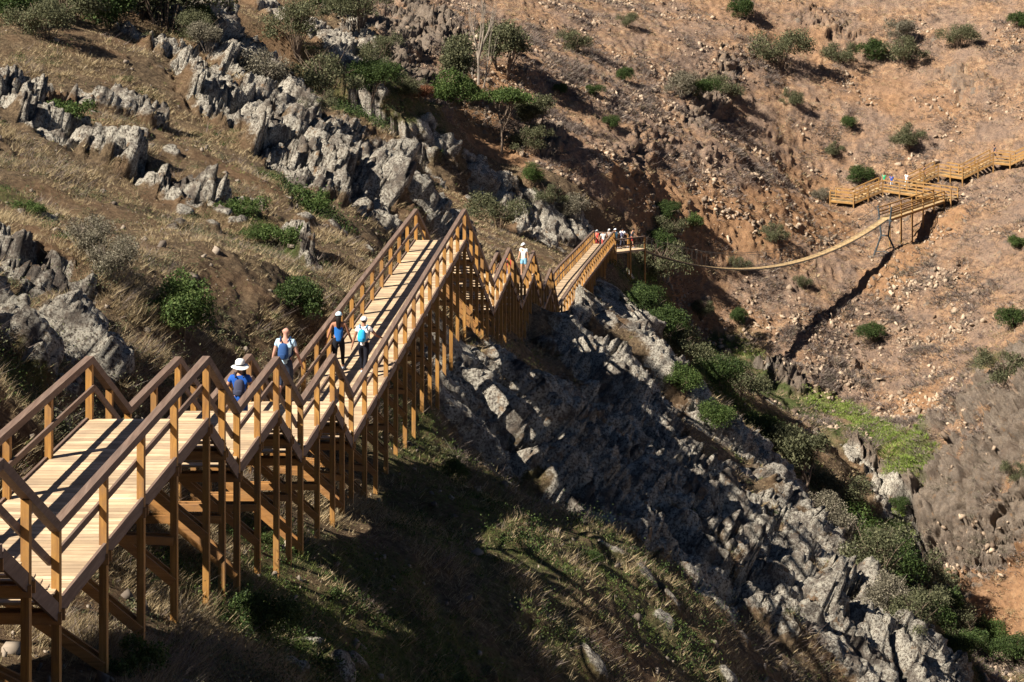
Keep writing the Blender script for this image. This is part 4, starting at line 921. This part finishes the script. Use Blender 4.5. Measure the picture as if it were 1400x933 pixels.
    if pack:
        yb = -.115-.085+L(1.25); n = []; e = []; a = add((0, yb, 1.02), .125, None, .075); b = add((0, yb-.015, 1.15), .145, a, .095); c = add((0, yb, 1.32), .130, b, .085); add((0, yb+.01, 1.42), .09, c, .06)
        bk = skin_mesh('backpack', n, e, cmat(pack), P0)
        n = []; e = []; a = add((0, yb-.085, 1.05), .085, None, .035); add((0, yb-.085, 1.20), .085, a, .035); skin_mesh('backpack_pocket', n, e, cmat(tuple(x*.75 for x in pack)), bk)
        dk = cmat(tuple(x*.55 for x in pack))
        for s in (-1, 1):
            MB().tube([(s*.09, yb+.07, 1.43), (s*.12, L(1.45)+.0, 1.505), (s*.13, L(1.4)+.105, 1.42), (s*.14, L(1.2)+.125, 1.25), (s*.155, L(1.1)+.06, 1.10), (s*.12, yb+.06, 1.05)], .017, 6).build('shoulder_strap', dk, bk)
    if face:
        for s in (-1, 1): blob('eye', (s*.032, L(1.62)+.118, 1.638), (.012, .008, .010), cmat((.02, .02, .02), .3), P0)
        MB().tube([(-.024, L(1.6)+.112, 1.572), (0, L(1.6)+.118, 1.570), (.024, L(1.6)+.112, 1.572)], .005, 5).build('mouth', cmat((.30, .10, .09)), P0)
    return P0
YAW = -math.atan(DX)
def onwalk_at(px, Yu, dz=0):
    Y = Yu*S; X = (px-700)/F*Y
    return (X, Y, railz(Y)-RH+dz)
person(onwalk_at(328, 38.5, .03), YAW+.15, 1.66, 'hiker in white sun hat and royal blue tee with a small dark backpack', (.02, .10, .42), (.02, .07, .28), hat='bucket', pack=(.055, .06, .10), arms=((.45, .1), (.3, .2)), elbow=(.5, .4), hair=(.12, .08, .05), stride=.12)
person(onwalk_at(390, 42.3, .0), YAW-.05, 1.77, 'bald hiker in pale blue tee with a navy backpack', (.42, .58, .72), (.03, .04, .07), pack=(.03, .08, .22), hair=None, leglen=.6, arms=((.25, 0), (.28, .05)), stride=.12, skin=(.50, .27, .20))
person(onwalk_at(463, 49.3), YAW+.05, 1.62, 'woman in blue vest top and black leggings with long dark hair under a pale cap', (.02, .13, .42), (.012, .012, .016), sleeve=0, hat='cap', hatc=(.55, .72, .80), hairlen=.22, arms=((.30, -.2), (.30, .15)), stride=.22, skin=(.36, .17, .10))
person(onwalk_at(497, 49.0), YAW-.12, 1.58, 'woman in white tee with a bright sky blue backpack and black leggings', (.78, .74, .74), (.012, .012, .018), pack=(.03, .38, .75), hat='cap', hatc=(.8, .8, .8), arms=((.28, -.1), (.75, .45)), elbow=(.1, .6), stride=-.20, shoes=(.6, .6, .6), leglen=1.0, skin=(.33, .16, .10))
g3_ = 'hikers further down the boardwalk'
person(onwalk_at(716.5, 86.3), YAW+math.pi-.5, 1.62, 'man in white tee and light blue shorts standing high on the middle flights', (.80, .80, .80), (.22, .45, .62), leglen=.3, hat='cap', hatc=(.75, .75, .75), face=True, group=g3_, stride=.1, skin=(.48, .27, .17))
person(onwalk_at(697.5, 84.2), YAW+2.6, 1.66, 'dark haired hiker in red top on the middle flights', (.55, .05, .06), (.10, .10, .18), face=True, group=g3_, hairlen=.15, stride=.1)
person(onwalk_at(686, 82.6), YAW+2.8, 1.64, 'hiker with only brown hair and shoulders showing on the middle flights', (.45, .22, .14), (.06, .06, .08), face=True, group=g3_, hair=(.16, .07, .03), stride=.1)
g4 = 'hikers gathered on the bridge landing'
def onland(px, Yu): Y = Yu*S; return ((px-700)/F*Y, Y, ez)
person(onland(817, 153.6), YAW+2.2, 1.66, 'hiker with grey cap and red top at the left of the landing', (.55, .07, .06), (.40, .06, .05), hat='cap', hatc=(.35, .38, .40), face=True, group=g4)
person(onland(825, 153.2), YAW+.3, 1.68, 'hiker in white top close to the red one on the landing', (.80, .78, .76), (.50, .10, .08), group=g4, arms=((.3, .2), (.3, .2)))
person(onland(833.5, 154), YAW+2.6, 1.64, 'hiker with pale cap half hidden by the ramp rail', (.30, .28, .26), (.08, .08, .10), hat='cap', face=True, group=g4)
person(onland(842, 153.9), YAW+1.0, 1.68, 'hiker in light blue tee on the bridge landing', (.22, .48, .62), (.06, .06, .09), group=g4, hat='cap', hatc=(.7, .75, .8))
person(onland(851, 153.9), YAW-.3, 1.74, 'hiker in white tee with dark backpack at the bridge landing rail', (.82, .82, .84), (.05, .05, .07), pack=(.10, .10, .16), group=g4, arms=((.5, .2), (.6, .3)))
person(onland(863, 154.0), YAW-1.3, 1.68, 'dark clothed hiker with red shorts leaning out at the bridge end', (.05, .05, .06), (.45, .06, .06), leglen=.3, arms=((.2, .8), (.2, .9)), elbow=(.3, .3), lean=.25, group=g4)
g5 = 'hikers on the far boardwalk'
def onfar(px, Yu, drop): Y = Yu*S; return ((px-700)/F*Y, Y, -35.7*S-RH+drop+.0)
person(onfar(1209, 195.0, 0), 2.4, 1.72, 'hiker in green top on the far boardwalk', (.02, .35, .16), (.05, .05, .06), group=g5, face=True)
person(onfar(1219, 194.6, 0), 2.9, 1.62, 'hiker in royal blue top on the far boardwalk', (.03, .10, .45), (.5, .5, .52), group=g5, face=True)
person((540/F*194.6*S, 194.7*S, -35.7*S-RH+.05), 2.2, 1.78, 'hiker dressed in white on the far boardwalk', (.85, .85, .82), (.80, .80, .76), group=g5, face=True)
person(((1264-700)/F*195.6*S, 195.6*S, W3(1264, 235, 195.6)[2]-RH+.1), 1.8, 1.70, 'dark hiker on the lower flight of the far boardwalk', (.05, .04, .04), (.04, .04, .05), group=g5)
person(((1360-700)/F*193.9*S, 193.9*S, W3(1360, 208, 193.3)[2]-RH+.05), 1.8, 1.70, 'dark clothed hiker at the topmost visible landing', (.04, .05, .07), (.04, .04, .05), group=g5)
